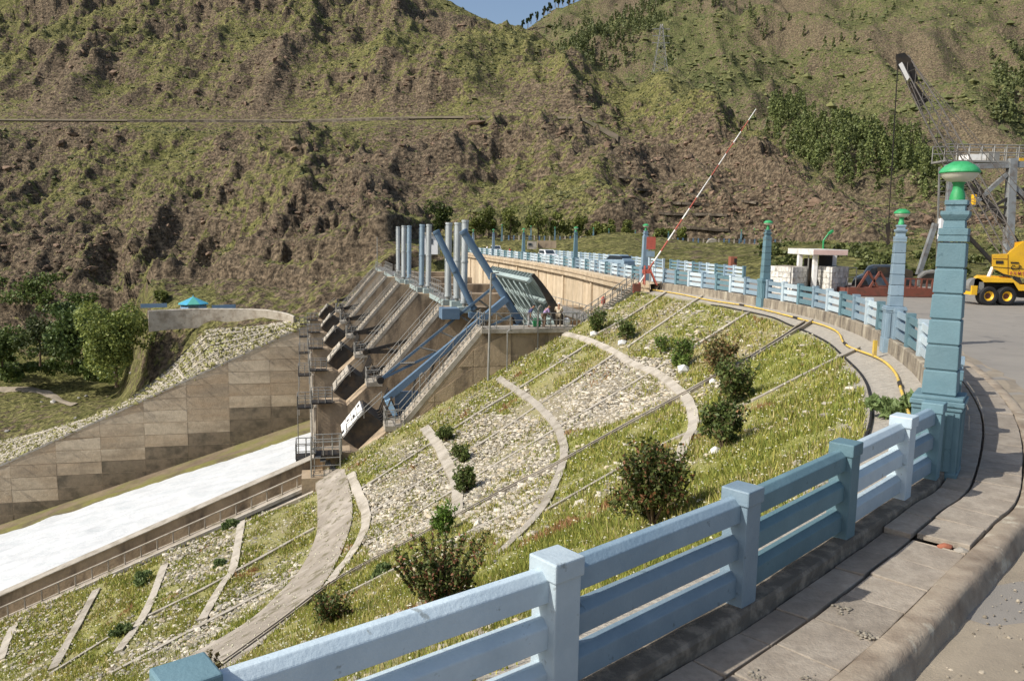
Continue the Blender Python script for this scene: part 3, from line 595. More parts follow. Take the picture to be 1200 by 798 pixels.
rr = fbm(x/2.5+31, y/2.5, 5, 3); tn = np.where((rr > .77)[:, None] & (RNG.random((n, 1)) < .7), np.array((.36, .2, .1)), tn)
blades('grass', x, y, z, hh, tn, 'short yellow-green grass growing between the slope stones', 'grass')
x, y, z = ground_pts(90000, far=20); s_, g_, d_ = PT(x, y, PANELS); k = RNG.random(len(x)) < .34*g_; x, y, z = x[k], y[k], z[k]; n = len(x)
scatter('wild_flowers', np.stack([x, y, z+RNG.uniform(.05, .16, n)], 1), RNG.uniform(.011, .026, n)*(.6+np.hypot(x, y)/22), np.array([(.62, .6, .44)])*RNG.uniform(.7, 1.2, (n, 1)), 'stone', (OCT_V, OCT_F), .2, label='tiny cream wild flowers scattered in the slope grass', cat='flowers')

# ------------------------------------------------------------------ bushes, each with its own foliage and stems
def foliage_tone(n, a, b, tip=None, pt=.1):
    t = RNG.random((n, 1))**1.3; c = np.array(a)*(1-t)+np.array(b)*t
    if tip is not None: c = np.where(RNG.random((n, 1)) < pt, np.array(tip)*RNG.uniform(.7, 1.2, (n, 1)), c)
    return c
def leaves(name, P, size, tone, parent, m='leaf', asp=2.0, up=.0):
    n = len(P); d = RNG.normal(0, 1, (n, 3)); d[:, 2] += up; d /= np.linalg.norm(d, axis=1)[:, None]
    e = np.cross(d, RNG.normal(0, 1, (n, 3))); e /= np.linalg.norm(e, axis=1)[:, None]
    s = (size*RNG.uniform(.6, 1.3, n))[:, None]; d = d*s*asp/2; e = e*s/2
    V = np.stack([P-d, P+e, P+d, P-e], 1).reshape(-1, 3)
    return raw(name, V, np.arange(4*n).reshape(-1, 4), m, parent, tone=np.repeat(tone[:, None], 4, 1).reshape(-1, 3))
def blob_pts(n, c, rad, k=9, hollow=.45, seed=None):
    """points in a lumpy crown: k sub-clumps inside an ellipsoid"""
    c = np.array(c); rad = np.array(rad); cc = RNG.normal(0, 1, (k, 3)); cc /= np.linalg.norm(cc, axis=1)[:, None]; cc *= RNG.uniform(.2, .85, (k, 1)); cs = RNG.uniform(.2, .5, k)
    i = RNG.integers(0, k, n); d = RNG.normal(0, 1, (n, 3)); d /= np.linalg.norm(d, axis=1)[:, None]
    return c+(cc[i]+d*(cs[i]*RNG.uniform(hollow, 1, n)**.6)[:, None])*rad
def bush(px, py, w, h, label, n=1400, tone=((.045, .07, .018), (.13, .16, .045)), tip=None, leaf=.07, pt=.12, loose=0.0):
    """px,py foot on the slope; w,h size in pixels of the photograph"""
    g = hit(px, py); sc = math.hypot(g[0], g[1])/FOC; W, Hh = w*sc, h*sc
    t = thing('shrub', label, 'shrub', g, group='shrubs on the slope')
    loose = max(loose, .18); P = blob_pts(n, (g[0], g[1], g[2]+Hh*.5), (W/2, W/2*.9, Hh*.5), 18, .2); P[:, 2] = np.maximum(P[:, 2], g[2]+.03)
    if loose:  # upright shoots sticking out of the crown
        ns = int(n*loose); a = RNG.integers(0, 46, ns); ang = RNG.uniform(0, 6.28, 46); rr_ = RNG.uniform(.1, .5, 46)*W; hh_ = RNG.uniform(.8, 1.12, 46)*Hh; f = RNG.random(ns)
        P2 = np.stack([g[0]+np.cos(ang[a])*rr_[a]*(.6+.5*f)+RNG.normal(0, .02, ns), g[1]+np.sin(ang[a])*rr_[a]*(.6+.5*f)+RNG.normal(0, .02, ns), g[2]+hh_[a]*(.45+.55*f)], 1)
        P = np.concatenate([P, P2])
    tt = foliage_tone(len(P), *tone, tip, pt)*RNG.uniform(1.1, 1.45); tt = np.where(RNG.random((len(P), 1)) < .06, np.array((.22, .17, .09)), tt); leaves('foliage', P, leaf*.85, tt, t)
    for k in range(6):
        a = k*1.05+RNG.uniform(0, .5); r = W*.3; MB().tube((g[0], g[1], g[2]-.05), (g[0]+math.cos(a)*r, g[1]+math.sin(a)*r, g[2]+Hh*.75), .018*W+.006, 5, .004).build('stem', 'bark', t)
    return g
def block(px, py, s, label):
    g = hit(px, py); sc = math.hypot(g[0], g[1])/FOC*s; mb = MB()
    o = raw('marker_stone', ICO_V*np.array((.55, .45, .5))*sc*(1+RNG.uniform(-.15, .15, (12, 1)))+np.array(g)+np.array((0, 0, sc*.25)), [tuple(f) for f in ICO_F], 'white', bevel=.02)
    tag(o, label, 'stone', 'white painted stones below the shrubs')
bush(765, 615, 98, 92, 'large dark shrub with reddish tips standing just above the near blue railing', 6500, ((.045, .065, .015), (.13, .15, .04)), (.2, .09, .04), .06, .16, .35)
bush(515, 720, 125, 92, 'widest dark reddish-green shrub, just behind the pale near railing', 8500, ((.04, .06, .015), (.13, .15, .045)), (.2, .09, .05), .052, .2, .4)
bush(391, 733, 54, 46, 'low round dark shrub beside the right edge of the wide path', 2600, ((.04, .06, .015), (.12, .15, .04)), (.2, .1, .05), .055, .16, .3)
bush(847, 527, 54, 56, 'dark dense shrub with a white stone at its foot, lowest of three in a row', 4200, tip=(.15, .12, .05), leaf=.075, loose=.2)
bush(862, 474, 50, 52, 'dark dense shrub in the middle of the row of three below the crest', 3600, tip=(.15, .12, .05), leaf=.08, loose=.2)
bush(843, 440, 46, 46, 'brownish shrub at the top of the row of three, behind the drain', 3200, ((.05, .06, .02), (.14, .13, .045)), (.22, .13, .06), .08, .3, .25)
bush(800, 431, 34, 34, 'round mid-green shrub with a white stone below it, left of the row of three', 2200, ((.05, .09, .02), (.15, .2, .045)), leaf=.085, loose=.2)
bush(774, 415, 20, 22, 'small light green shrub between two larger round shrubs', 1100, ((.06, .1, .02), (.17, .23, .05)), leaf=.08, loose=.2)
bush(733, 401, 30, 30, 'round green shrub standing by the upper step path', 2000, leaf=.09, loose=.2)
bush(700, 389, 28, 28, 'round green shrub nearest the stairs and the workers\' platform', 2000, leaf=.09)
bush(523, 519, 22, 21, 'small round dark shrub, uppermost of the three on the lower slope', 1500, leaf=.09)
bush(540, 543, 26, 24, 'round dark shrub, middle one of the three on the lower slope', 1700, leaf=.09)
bush(546, 578, 32, 35, 'tall round dark shrub, lowest of the three on the lower slope', 2400, leaf=.085)
bush(520, 627, 34, 38, 'bright green shrub standing on the drain edge, left of centre', 2400, ((.05, .1, .015), (.14, .22, .04)), leaf=.08)
for (px, py, w_, h_, lb) in [(1045, 487, 60, 30, 'loose green weeds at the edge of the concrete apron near the first lamp post'), (270, 618, 22, 14, 'low grey-green weed clump at the top of the lower grassy strip'), (257, 664, 24, 14, 'low grey-green weed clump beside the cross rib nearest the path'),
    (140, 745, 30, 18, 'low grey-green weed clump in the grass of the bottom left panel'), (172, 682, 30, 16, 'low grey-green weed clump beside the second cross rib'), (445, 675, 40, 24, 'grey-green weeds just above the low round shrub')]:
    g = hit(px, py); sc = math.hypot(g[0], g[1])/FOC; t = thing('weed_clump', lb, 'weeds', g, group='weed clumps')
    leaves('foliage', blob_pts(900, (g[0], g[1], g[2]+h_*sc*.35), (w_*sc/2, w_*sc/2, h_*sc*.6), 8), .075, foliage_tone(900, (.10, .15, .05), (.2, .26, .1)), t, asp=3, up=1)
for px, py, s, lb in [(801, 437, 15, 'white painted stone below the round mid-green shrub'), (838, 533, 15, 'white painted stone at the foot of the lowest dark shrub'), (729, 405, 11, 'white painted stone at the foot of the shrub by the step path'), (696, 394, 9, 'white painted stone under the shrub nearest the stairs'), (835, 450, 9, 'small white painted stone at the end of the drain pipe')]: block(px, py, s, lb)
# sapling with dry leaves in front, bottom left
g = hit(250, 800); t = thing('sapling', 'thin dry-leaved sapling poking up behind the teal railing cap, bottom left', 'sapling', g); sc = math.hypot(g[0], g[1])/FOC
for k in range(4):
    top = (g[0]+(k-1.5)*6*sc, g[1]+RNG.uniform(-.2, .2), g[2]+(40-6*abs(k-1))*sc); MB().tube(g, top, .012, 5, .004).build('stem', 'bark', t)
    f = RNG.random((90, 1)); leaves('foliage', np.array(g)*(1-f)+np.array(top)*f+RNG.normal(0, .03, (90, 3)), .055, foliage_tone(90, (.1, .07, .03), (.16, .15, .05)), t)

# ================================================================== ROAD, FOOTPATH, KERBS
S0 = s_near(-6, -.6); SL = [s_near(5.78, 10.45), s_near(12.13, 25.05), s_near(13.25, 41.6), s_near(9.5, 57.8), s_near(6.2, 80), s_near(1.3, 105), s_near(-3.2, 124), s_near(-7, 142)]
SEND = float(CS[-1]); SBAR = s_near(9.7, 57)
def strip(prof, s0, s1, ds, jit=0.0):
    n = max(2, int((s1-s0)/ds)+1); V = []; F = []; k = len(prof)
    for i in range(n):
        s = s0+(s1-s0)*i/(n-1)
        for j, (o, z) in enumerate(prof):
            a = (vnoise(s*2.3, j*.9, 3)-.5)*jit+(vnoise(s*9, j*1.3, 5)-.5)*jit*.5; V.append(cpt(s, o+float(a), z+float(a)*.6 if 0 < j < k-1 else z))
    for i in range(n-1): F += [(i*k+j, i*k+j+1, (i+1)*k+j+1, (i+1)*k+j) for j in range(k-1)]
    return V, F
outer = [cpt(s, 1.2, -.17) for s in np.linspace(0, SEND, 160)]+[cpt(s, 9.6, -.17) for s in np.linspace(SEND, s_near(8.6, 63), 40)]+[(95, 66, -.17), (95, -40, -.17), (-30, -40, -.17)]
tag(raw('road', outer, [tuple(range(len(outer)))], 'asph'), kind='structure')
tag(raw('road_edge', *strip([(1.25, -.166), (1.5, -.164), (1.86, -.165)], 0, SBAR, .5, .16), 'dust'), kind='structure')
V, F = strip([(.1, -.075), (.6, -.075), (1.1, -.075)], 0, SBAR, .6); walk = raw('sidewalk', V, F, 'kerbd', smooth=True); tag(walk, kind='structure')
SEDGE = s_near(13.6, 33)
tag(raw('sidewalk_far', *strip([(.13, .0), (.45, .0), (.5, -.03), (.54, .0), (1.02, 0)], SEDGE, SBAR, .5, .0), 'slab'), kind='structure')
kp = [(1.0, -.09), (1.003, .02), (1.02, .034), (1.17, .036), (1.215, .026), (1.243, -.005), (1.27, -.08), (1.30, -.17), (1.33, -.2)]
tag(raw('kerb', *strip(kp, S0-6, s_near(13, 46), .1, .02), 'kerb', smooth=True), kind='structure')
tag(raw('kerb_far', *strip(kp, s_near(13, 46), SBAR, .6, .03), 'kerb', smooth=True), kind='structure')
# paving slabs, two rows, one object each
SSTEP = s_near(3.95, 8.42); random.seed(4)
for row, (o0, o1) in enumerate([(.175, .452), (.482, .985)]):
    s = S0+.8+row*.2
    while s < SEDGE:
        ln = .62+random.uniform(-.03, .05); up = .055 if s > SSTEP-.05 else 0
        if s < SSTEP-.05 and s+ln > SSTEP: s2 = SSTEP-.06; nxt = SSTEP+.09
        else: s2 = s+ln-.014; nxt = s+ln
        z = up+random.uniform(-.006, .006); tilt = random.uniform(-.007, .007); tl2 = random.uniform(-.006, .006); mb = MB()
        n = 2; V = []
        for k in range(n+1):
            q = s+(s2-s)*k/n; j0 = random.uniform(-.004, .004)
            V += [cpt(q, o0, z+tilt+tl2*(k-1)), cpt(q, o1+j0, z-tilt+tl2*(k-1)), cpt(q, o1+j0, z-.07), cpt(q, o0, z-.07)]
        Fc = [(4*i+a, 4*i+(a+1) % 4, 4*i+4+(a+1) % 4, 4*i+4+a) for i in range(n) for a in range(4)]+[(3, 2, 1, 0), (4*n, 4*n+1, 4*n+2, 4*n+3)]
        o = mb.add(V, Fc).build('slab', 'slab', walk, bevel=.008 if s < s_near(9, 16) else 0); s = nxt
c = cpt(SSTEP-.0, .78, .0); tag(raw('loose_brick', [tuple(v) for v in (ICO_V*np.array((.10, .05, .045))+np.array(c))], [tuple(f) for f in ICO_F], 'brick', bevel=.01), 'broken red brick wedged in the gap of the footpath', 'brick')
c = cpt(SSTEP+.0, .93, .0); tag(raw('rubble', [tuple(v) for v in (ICO_V*np.array((.09, .07, .035))+np.array(c))], [tuple(f) for f in ICO_F], 'conc_lt', bevel=.01), 'pale chip of broken concrete beside the red brick', 'rubble')
gp = []
for k, (ss, oo) in enumerate([(s_near(2.1, 6.7), .92), (s_near(1.5, 6.0), .9), (s_near(1.35, 5.8), .62), (s_near(2.35, 6.9), .6)]):
    for _ in range(24): gp.append(cpt(ss+random.gauss(0, .035), oo+random.gauss(0, .035), .008))
scatter('concrete_chips', np.array(gp), RNG.uniform(.006, .02, len(gp)), np.array([(.28, .25, .2)])*RNG.uniform(.5, 1.2, (len(gp), 1)), 'stone', (ICO_V, ICO_F), .3, label='crumbled concrete chips in the chipped slab corners', cat='chips')
gp = np.array([cpt(random.uniform(S0+2, s_near(9, 16)), 1.4+abs(random.gauss(0, .35)), -.158) for _ in range(900)])
scatter('road_grit', gp, RNG.gamma(1.5, .004, len(gp))+.003, np.array([(.3, .26, .2)])*RNG.uniform(.5, 1.5, (len(gp), 1)), 'stone', (ICO_V, ICO_F), .3, label='loose grit lying along the foot of the kerb', cat='grit')
# plinth under the railing and the outer parapet face
V, F = strip([(.17, -.08), (.155, .10), (.13, .125), (-.13, .125), (-.17, .09), (-.19, -1.0)], 0, SL[0], .14, .03); tag(raw('railing_plinth', V, F, 'kerbd'), kind='structure')
s = SL[0]; k = 0
par = None
while s < SBAR:
    s2 = min(s+random.uniform(2.6, 3.4), SBAR); V, F = strip([(.17, -.08), (.16, .13), (-.14, .13), (-.17, .1), (-.2, -1.2)], s, s2-.02, .5, .012)
    o = raw('parapet', V, F, 'parapet'); tag(o, kind='structure'); s = s2; k += 1

# ------------------------------------------------------------------ railings: every post and every rail is a part
def frame(s):
    a = np.array(cpt(s-.2)); b = np.array(cpt(s+.2)); t = (b-a)/np.linalg.norm(b-a); return Vector(t), Vector((t[1], -t[0], 0))
def post(s, m, root, h=1.1, w=.215, off=0, bev=0, zb=.1):
    t, n = frame(s); c = Vector(cpt(s, off)); mb = MB()
    mb.box(c+Vector((0, 0, (zb-.2+h-.1)/2)), (w, w, h-.1-zb+.2), (t, n, (0, 0, 1)))
    mb.box(c+Vector((0, 0, h-.06)), (w+.03, w+.03, .13), (t, n, (0, 0, 1)))
    return mb.build('post', m, root, bevel=bev)
def rails(sa, sb, m, root, off=0, w=.1, bev=0, hs=((.83, 1.03), (.52, .72), (.2, .41)), th=.11):
    for lo, hi in hs:
        a = Vector(cpt(sa, off)); b = Vector(cpt(sb, off)); x = (b-a).normalized(); a += x*w*.9; b -= x*w*.9
        n = Vector((x.y, -x.x, 0)); V = []
        for q in (a, b):  # front upper arris chamfered, as cast
            V += [q+n*th/2+Vector((0, 0, lo)), q+n*th/2+Vector((0, 0, hi-.05)), q+n*(th/2-.05)+Vector((0, 0, hi)), q-n*th/2+Vector((0, 0, hi)), q-n*th/2+Vector((0, 0, lo))]
        F = [(k, (k+1) % 5, 5+(k+1) % 5, 5+k) for k in range(5)]+[(4, 3, 2, 1, 0), (5, 6, 7, 8, 9)]
        MB().add(V, F).build('rail', m, root, bevel=bev)
def run(label, sa, sb, n, colours, off=0, z=0, ends=(True, True), hs=((.83, 1.03), (.52, .72), (.2, .41)), grp='blue concrete railings'):
    ss = np.linspace(sa, sb, n+1); t = thing('railing', label, 'railing', cpt(ss[0], off), grp)
    for i, s in enumerate(ss):
        if (i == 0 and not ends[0]) or (i == n and not ends[1]): continue
        post(s, colours[i % len(colours)], t, off=off)
    for i in range(n): rails(ss[i], ss[i+1], colours[(i+1) % len(colours)], t, off, hs=hs)
    return t
near = [(-5.0, .4), (-3.25, 1.9), (-1.46, 3.41), (.31, 4.82), (1.92, 6.32), (3.37, 7.83), (4.59, 9.1)]; ns = [s_near(*q) for q in near]+[SL[0]-.62]
pc = ['pale', 'greyb', 'teal', 'greyb', 'greyb', 'teal', 'pale', 'teal']; bc = ['teal', 'pale', 'pale', 'greyb', 'teal', 'pale', 'greyb']
pc[3] = 'pale'
t = thing('railing', 'nearest blue concrete railing, sweeping from the bottom edge up to the first lamp post', 'railing', cpt(ns[0]), 'blue concrete railings')
for s, m in zip(ns, pc): post(s, m, t, bev=.012, w=.225)
for i in range(len(ns)-1): rails(ns[i], ns[i+1], bc[i], t, bev=.008)
cyc = ['pale', 'teal', 'greyb']
run('blue concrete railing curving between the first and second lamp posts', SL[0]+.5, SL[1]-.5, 8, cyc)
run('blue and white railing between the second and third lamp posts, before the booth', SL[1]+.5, SL[2]-.4, 9, ['greyb', 'teal', 'pale'])
run('blue concrete railing between the third lamp post and the boom barrier', SL[2]+.4, SBAR-1.0, 8, ['teal', 'greyb', 'pale'])
run('pale blue railing on the dam crest right behind the boom barrier', SL[3]+.4, SL[4]-.4, 11, ['pale', 'teal', 'pale', 'greyb'])
run('pale blue crest railing that half hides the white estate car', SL[4]+.4, SL[5]-.4, 12, ['pale', 'pale', 'teal'])
run('far pale blue railing at the left end of the dam crest', SL[5]+.4, SEND-1, 20, ['pale', 'teal'])
run('blue railing seen above the nearer railing, just right of the boom barrier', s_near(9.2, 61), s_near(6.5, 78), 9, ['teal', 'pale', 'greyb'], off=9.3)
run('distant blue railing on the reservoir side behind the passing cars', s_near(6.3, 80), s_near(-3, 123), 22, ['pale', 'greyb'], off=9.3)
V, F = strip([(9.1, -.17), (9.1, .12), (9.5, .12), (9.55, -3)], s_near(9.3, 60), SEND, 1.0, 0); tag(raw('crest_edge', V, F, 'parapet'), kind='structure')

# ------------------------------------------------------------------ tapered lamp posts
def lamp(s, label, m='teal', k=1.0, off=0.0, detail=True, xy=None, z=0, sc=1.0, grp='tapered lamp posts on the crest'):
    if xy is None: c = Vector(cpt(s, off)); tx, nx = frame(s)
    else: c = Vector((xy[0], xy[1], z)); tx, nx = Vector((0, 1, 0)), Vector((1, 0, 0))
    t = thing('lamp_post', label, 'lamp post', c, grp)
    def sq(mb, w0, w1, z0, z1):
        V = []
        for w_, z_ in ((w0, z0), (w1, z1)): V += [c+tx*w_/2*a*sc+nx*w_/2*b*sc+Vector((0, 0, z_*sc)) for a, b in ((-1, -1), (1, -1), (1, 1), (-1, 1))]
        mb.add(V, [(i, (i+1) % 4, 4+(i+1) % 4, 4+i) for i in range(4)]+[(3, 2, 1, 0), (4, 5, 6, 7)])
    def build(nm, specs, mm=m, bev=0):
        mb = MB(); [sq(mb, *q) for q in specs]; return mb.build(nm, mm, t, bevel=bev)
    b = .012 if detail else 0
    build('pedestal', [(.56, .56, -.35, 1.0), (.60, .60, .94, 1.0), (.64, .64, 1.0, 1.07), (.6, .6, 1.07, 1.12)]+([(.60, .60, -.35, .12)]), bev=b)
    if detail:
        for a_, o_ in ((tx, nx), (nx, tx)):
            for sg in (-1, 1):
                for q in (-.17, 0, .17):
                    mb = MB(); mb.box(c+o_*(.285*sg)+a_*q+Vector((0, 0, .53)), (.035, .07, .78), (o_, a_, (0, 0, 1))); mb.build('fluting', m, t)
    z0, z1 = 1.12, 3.12; wa, wb = .41, .325; nb = 6
    for i in range(nb if detail else 1):
        q = nb if detail else 1; za = z0+(z1-z0)*i/q; zb = z0+(z1-z0)*(i+1)/q; f = lambda z_: wa+(wb-wa)*(z_-z0)/(z1-z0)
        build('block', [(f(za), f(zb), za+.012, zb-.012)], bev=b)
    if detail: build('core', [(wa-.04, wb-.04, z0, z1)])
    build('capital', [(.34, .335, 3.13, 3.2), (.325, .325, 3.2, 3.215), (.34, .34, 3.215, 3.3), (.26, .24, 3.3, 3.4), (.25, .33, 3.4, 3.47), (.33, .33, 3.47, 3.52), (.22, .22, 3.52, 3.66), (.26, .26, 3.6, 3.66)], bev=b*.5)
    cc = (c.x, c.y, c.z); n = 28 if detail else 12
    st_ = MB().lathe([(r*sc, z_*sc) for r, z_ in [(.095, 3.66), (.085, 3.74), (.065, 3.80), (.065, 3.86), (.09, 3.9)]], cc, n).build('stem', 'green', t, smooth=True)
    MB().lathe([(r*sc, z_*sc) for r, z_ in [(.08, 3.89), (.15, 3.91), (.2, 3.955), (.225, 4.01)]], cc, n).build('bowl', 'glob', st_, smooth=True)
    MB().lathe([(r*sc, z_*sc) for r, z_ in [(.225, 4.0), (.24, 4.008), (.24, 4.02), (.22, 4.06), (.17, 4.105), (.09, 4.15), (.0, 4.155)]], cc, n).build('shade', 'green', st_, smooth=True)
    return t
LL = ['tallest-looking teal lamp post at the right, nearest the camera', 'grey-blue lamp post second from the camera, in front of the red steel frame', 'blue lamp post standing left of the white booth', 'blue lamp post just left of the red boom barrier',
      'blue lamp post on the dam crest right of the white estate car', 'blue lamp post on the dam crest left of the white estate car', 'distant blue lamp post on the dam left of the white hatchback', 'farthest lamp post on the dam crest, behind the leaning cylinders']
LM = ['teal', 'greyb', 'teal', 'greyb', 'teal', 'teal', 'greyb', 'greyb']
for i, s in enumerate(SL): lamp(s, LL[i], LM[i], detail=i < 3, off=-.02 if i < 3 else 0)

# ------------------------------------------------------------------ pipes on the apron
pts = []
for sv in np.arange(SL[0]-1.5, SBAR-.5, .55): o = -.5-.35*float(vnoise(sv/5, 1.5))-.25*math.exp(-((sv-SL[1]-2.5)/2.5)**2); q = cpt(sv, o); pts.append((q[0], q[1], float(H(q[0], q[1]))+.02))
t = thing('yellow_pipe', 'yellow water pipe running along the foot of the parapet', 'pipe', pts[0]); MB().path([(a, b, c+.06) for a, b, c in pts], .036, 8).build('pipe_run', 'pipey', t, smooth=True)
for k in (5, 20, 36, 52, 64): MB().tube(Vector(pts[k])+Vector((0, 0, .07)), Vector(pts[k+1])+Vector((0, 0, .07)), .05, 10).build('coupling', 'dark', t)
mb = MB(); q = Vector(pts[30]); mb.box(q+Vector((0, 0, .3)), (.1, .1, .5)); mb.build('valve_post', 'pipey', t)
pts = []
for sv in np.arange(SL[0]-2.5, SL[2]+4, .5): o = -1.05-.7*float(vnoise(sv/4.5, 7.5)); q = cpt(sv, o); pts.append((q[0], q[1], float(H(q[0], q[1]))))
tag(MB().path([(a, b, c+.05) for a, b, c in pts], .035, 6).build('hose', 'black', None, smooth=True), 'thin dark hose lying on the apron outside the yellow pipe', 'hose')

# ================================================================== SPILLWAY
def lbox(mb, i, x0, x1, y0, y1, z0, z1):
    V = [L(i, x, y, z) for x in (x0, x1) for y in (y0, y1) for z in (z0, z1)]
    return mb.add(V, [(0, 1, 3, 2), (4, 6, 7, 5), (0, 4, 5, 1), (2, 3, 7, 6), (0, 2, 6, 4), (1, 5, 7, 3)])
def lprism(prof, i, y0, y1): return MB().prism(prof, y0, y1, lambda p_, y: L(i, p_[0], y, p_[1]))
def lt(i, a, b, r, n=6, r2=None): return MB().tube(L(i, *a), L(i, *b), r, n, r2)
def handrail(root, i, pts, h=1.05, every=1.5, r=.028, name='handrail', m='rail', bars=(1.0, .5)):
    """tube railing along local points; posts and bars in one mesh"""
    mb = MB()
    for a, b in zip(pts[:-1], pts[1:]):
        A = Vector(L(i, *a)); B = Vector(L(i, *b)); n = max(1, round((B-A).length/every))
        for f in bars: mb.tube(A+Vector((0, 0, h*f)), B+Vector((0, 0, h*f)), r, 5)
        for k in range(n+1): q = A+(B-A)*k/n; mb.tube(q, q+Vector((0, 0, h)), r*1.1, 5)
    return mb.build(name, m, root, kind=None)
PROF = [(-12.4, -3.1), (.2, -3.1), (5.7, -9.5), (6.7, -9.75), (8.5, -11.4), (9.1, -11.1), (10.9, -11.1), (10.9, -34), (-12.4, -34)]
plab = ['nearest spillway pier, its outer side wall facing the grassy slope', 'second spillway pier from the near bank, left of the blue truss arm', 'third spillway pier from the near bank', 'fourth spillway pier from the near bank', 'fifth spillway pier from the near bank', 'sixth spillway pier from the near bank, the farthest sloping one']
def make_pier(i, full):
    t = thing('spillway_pier', plab[i], 'pier', L(i, 0, 0, -3.1), 'sloping concrete spillway piers')
    lprism(PROF, i, -1.1, .72 if i == 0 else 1.1).build('pier_body', 'pier', t)
    yn = .72 if i == 0 else 1.1
    # sloping coping along both edges and steps between
    for y0 in (yn-.28, -1.1):
        lprism([(.1, -3.05), (.4, -2.92), (5.8, -9.35), (6.75, -9.5), (6.75, -9.85), (5.7, -9.7)], i, y0, y0+.3).build('coping', 'conc_lt', t)
    mb = MB()
    for k in range(22): x = .3+k*.262; lbox(mb, i, x, x+.27, -.78, yn-.3, -3.15-(k+1)*.302-.25, -3.05-k*.302-.05)
    mb.build('steps', 'conc', t, kind='stuff')
    for y in (-.9, yn-.14): handrail(t, i, [(.2, y, -2.95), (5.8, y, -9.4), (6.7, y, -9.5)])
    lprism([(5.5, -9.45), (6.85, -9.45), (6.85, -9.8), (5.5, -9.8)], i, -.9, yn+.1).build('landing', 'conc_lt', t)
    handrail(t, i, [(5.6, yn+.05, -9.45), (6.8, yn+.05, -9.45), (6.8, -.8, -9.45)], every=.7)
    # service platforms at the nose
    for (x0, x1, y0, y1, z) in ((9.7, 11.4, .6, 1.9, -10.9), (11.3, 12.6, -2.6, -1.0, -11.9)):
        mb = MB(); lbox(mb, i, x0, x1, y0, y1, z-.12, z); mb.build('platform', 'dark', t)
        handrail(t, i, [(x0, y1, z), (x1, y1, z), (x1, y0, z), (x0, y0, z), (x0, y1, z)], every=.6, r=.035)
        mb = MB()
        for yy in (y0+.3, y0+.75): mb.tube(L(i, x1, yy, z), L(i, x1, yy, z-4.5), .04, 5)
        for k in range(12): mb.tube(L(i, x1, y0+.3, z-.3-k*.35), L(i, x1, y0+.75, z-.3-k*.35), .025, 4)
        mb.build('ladder', 'rail', t)
    mb = MB()
    for yy in (-1.3, -1.9): mb.tube(L(i, 11.1, yy, -11.9), L(i, 11.1, yy, -30), .13, 6)
    mb.build('drain_pipes', 'conc_lt', t)
    return t
for i in range(6):
    t = make_pier(i, True)
    if i == 0:
        # formwork panels on the outer face
        top = lambda x: -3.35 if x < 0 else -3.35-1.145*x
        for x0 in np.arange(-12, 7.5, 2.6):
            x1 = x0+2.56; z = -3.4
            for lo, hi in ((-5.6, -3.35), (-7.9, -5.65), (-10.2, -7.95), (-12.5, -10.25), (-15, -12.55)):
                pr_ = [(x0, lo), (x1, lo), (x1, min(hi, top(x1))), (x0, min(hi, top(x0)))]
                if pr_[3][1] <= lo+.05: continue
                if pr_[2][1] <= lo: pr_ = [(x0, lo), (x0+(x1-x0)*max(.1, (pr_[3][1]-lo)/(pr_[3][1]-pr_[2][1])), lo), pr_[3]]
                lprism(pr_, i, .715, .755).build('wall_panel', 'pier', t)
# seventh support: the head of the far wall
# hydraulic cylinders
def cyl(i, a, b, r, label, m='cylg', cap=True):
    t = thing('hoist_cylinder', label, 'cylinder', L(i, *a), 'hydraulic gate cylinders'); A = Vector(L(i, *a)); B = Vector(L(i, *b)); u_ = (B-A).normalized(); ln = (B-A).length
    MB().tube(A+u_*.3, B, r, 14).build('barrel', m, t, smooth=False)
    for f in (.05, .52, .985): MB().tube(A+u_*ln*(f-.01), A+u_*ln*(f+.012), r*1.18, 14).build('collar', m, t)
    MB().tube(A+Vector((0, 0, -.1)), A+u_*.4, r*.6, 10).build('rod', 'rail', t)
    p_, q_ = A+u_*ln*.1+Vector(QD.tolist()+[0])*r*1.1, B+Vector(QD.tolist()+[0])*r*1.15-u_*.3; MB().tube(p_, q_, .03, 5).build('oil_pipe', m, t)
    mb = MB(); mb.box(A+Vector((0, 0, -.25)), (1.1, 1.0, .5), ((*QD, 0), (*QV, 0), (0, 0, 1))); mb.build('bracket', 'steelb' if m == 'steelb' else 'steelg', t); return t
cyl(0, (-3.2, -2.4, -3.2), (1.2, -2.4, 3.45), .26, 'thick blue leaning cylinder, the right one, touching the open gate', 'steelb')
cyl(0, (-2.1, -14, -3.4), (1.35, -14, 3.45), .27, 'thick blue cylinder leaning left, the left one of the leaning two', 'steelb')
cyl(1, (-1.5, 1.2, -3.0), (-1.55, 1.2, 4.4), .27, 'upright pale grey cylinder between the two leaning blue ones, tallest and rightmost upright one')
lab = ['right one', 'left one']
for i, nm in ((1, 'the first upright pair left of the leaning cylinders'), (2, 'the second upright pair left of the leaning cylinders'), (3, 'the close-set third upright pair')):
    for k, y in enumerate((.15, -1.5)): cyl(i, (-.55-(.5 if k == 0 else 0), y-(0 if i < 3 else -.2), -2.6), (-.6-(.5 if k == 0 else 0), y, 4.2), .27, 'pale grey upright cylinder, %s of %s' % (lab[k], nm), 'cylg' if (i, k) not in ((2, 1), (3, 0)) else 'greyb')
cyl(4, (-1.6, 0, -2.6), (-1.6, 0, 4.2), .27, 'single upright pale cylinder farthest left of the row')
mb = lt(5, (0, 0, -3), (0, 0, 2.6), .07); tag(mb.build('light_pole', 'rail'), 'thin pale pole left of the leftmost cylinder', 'pole')
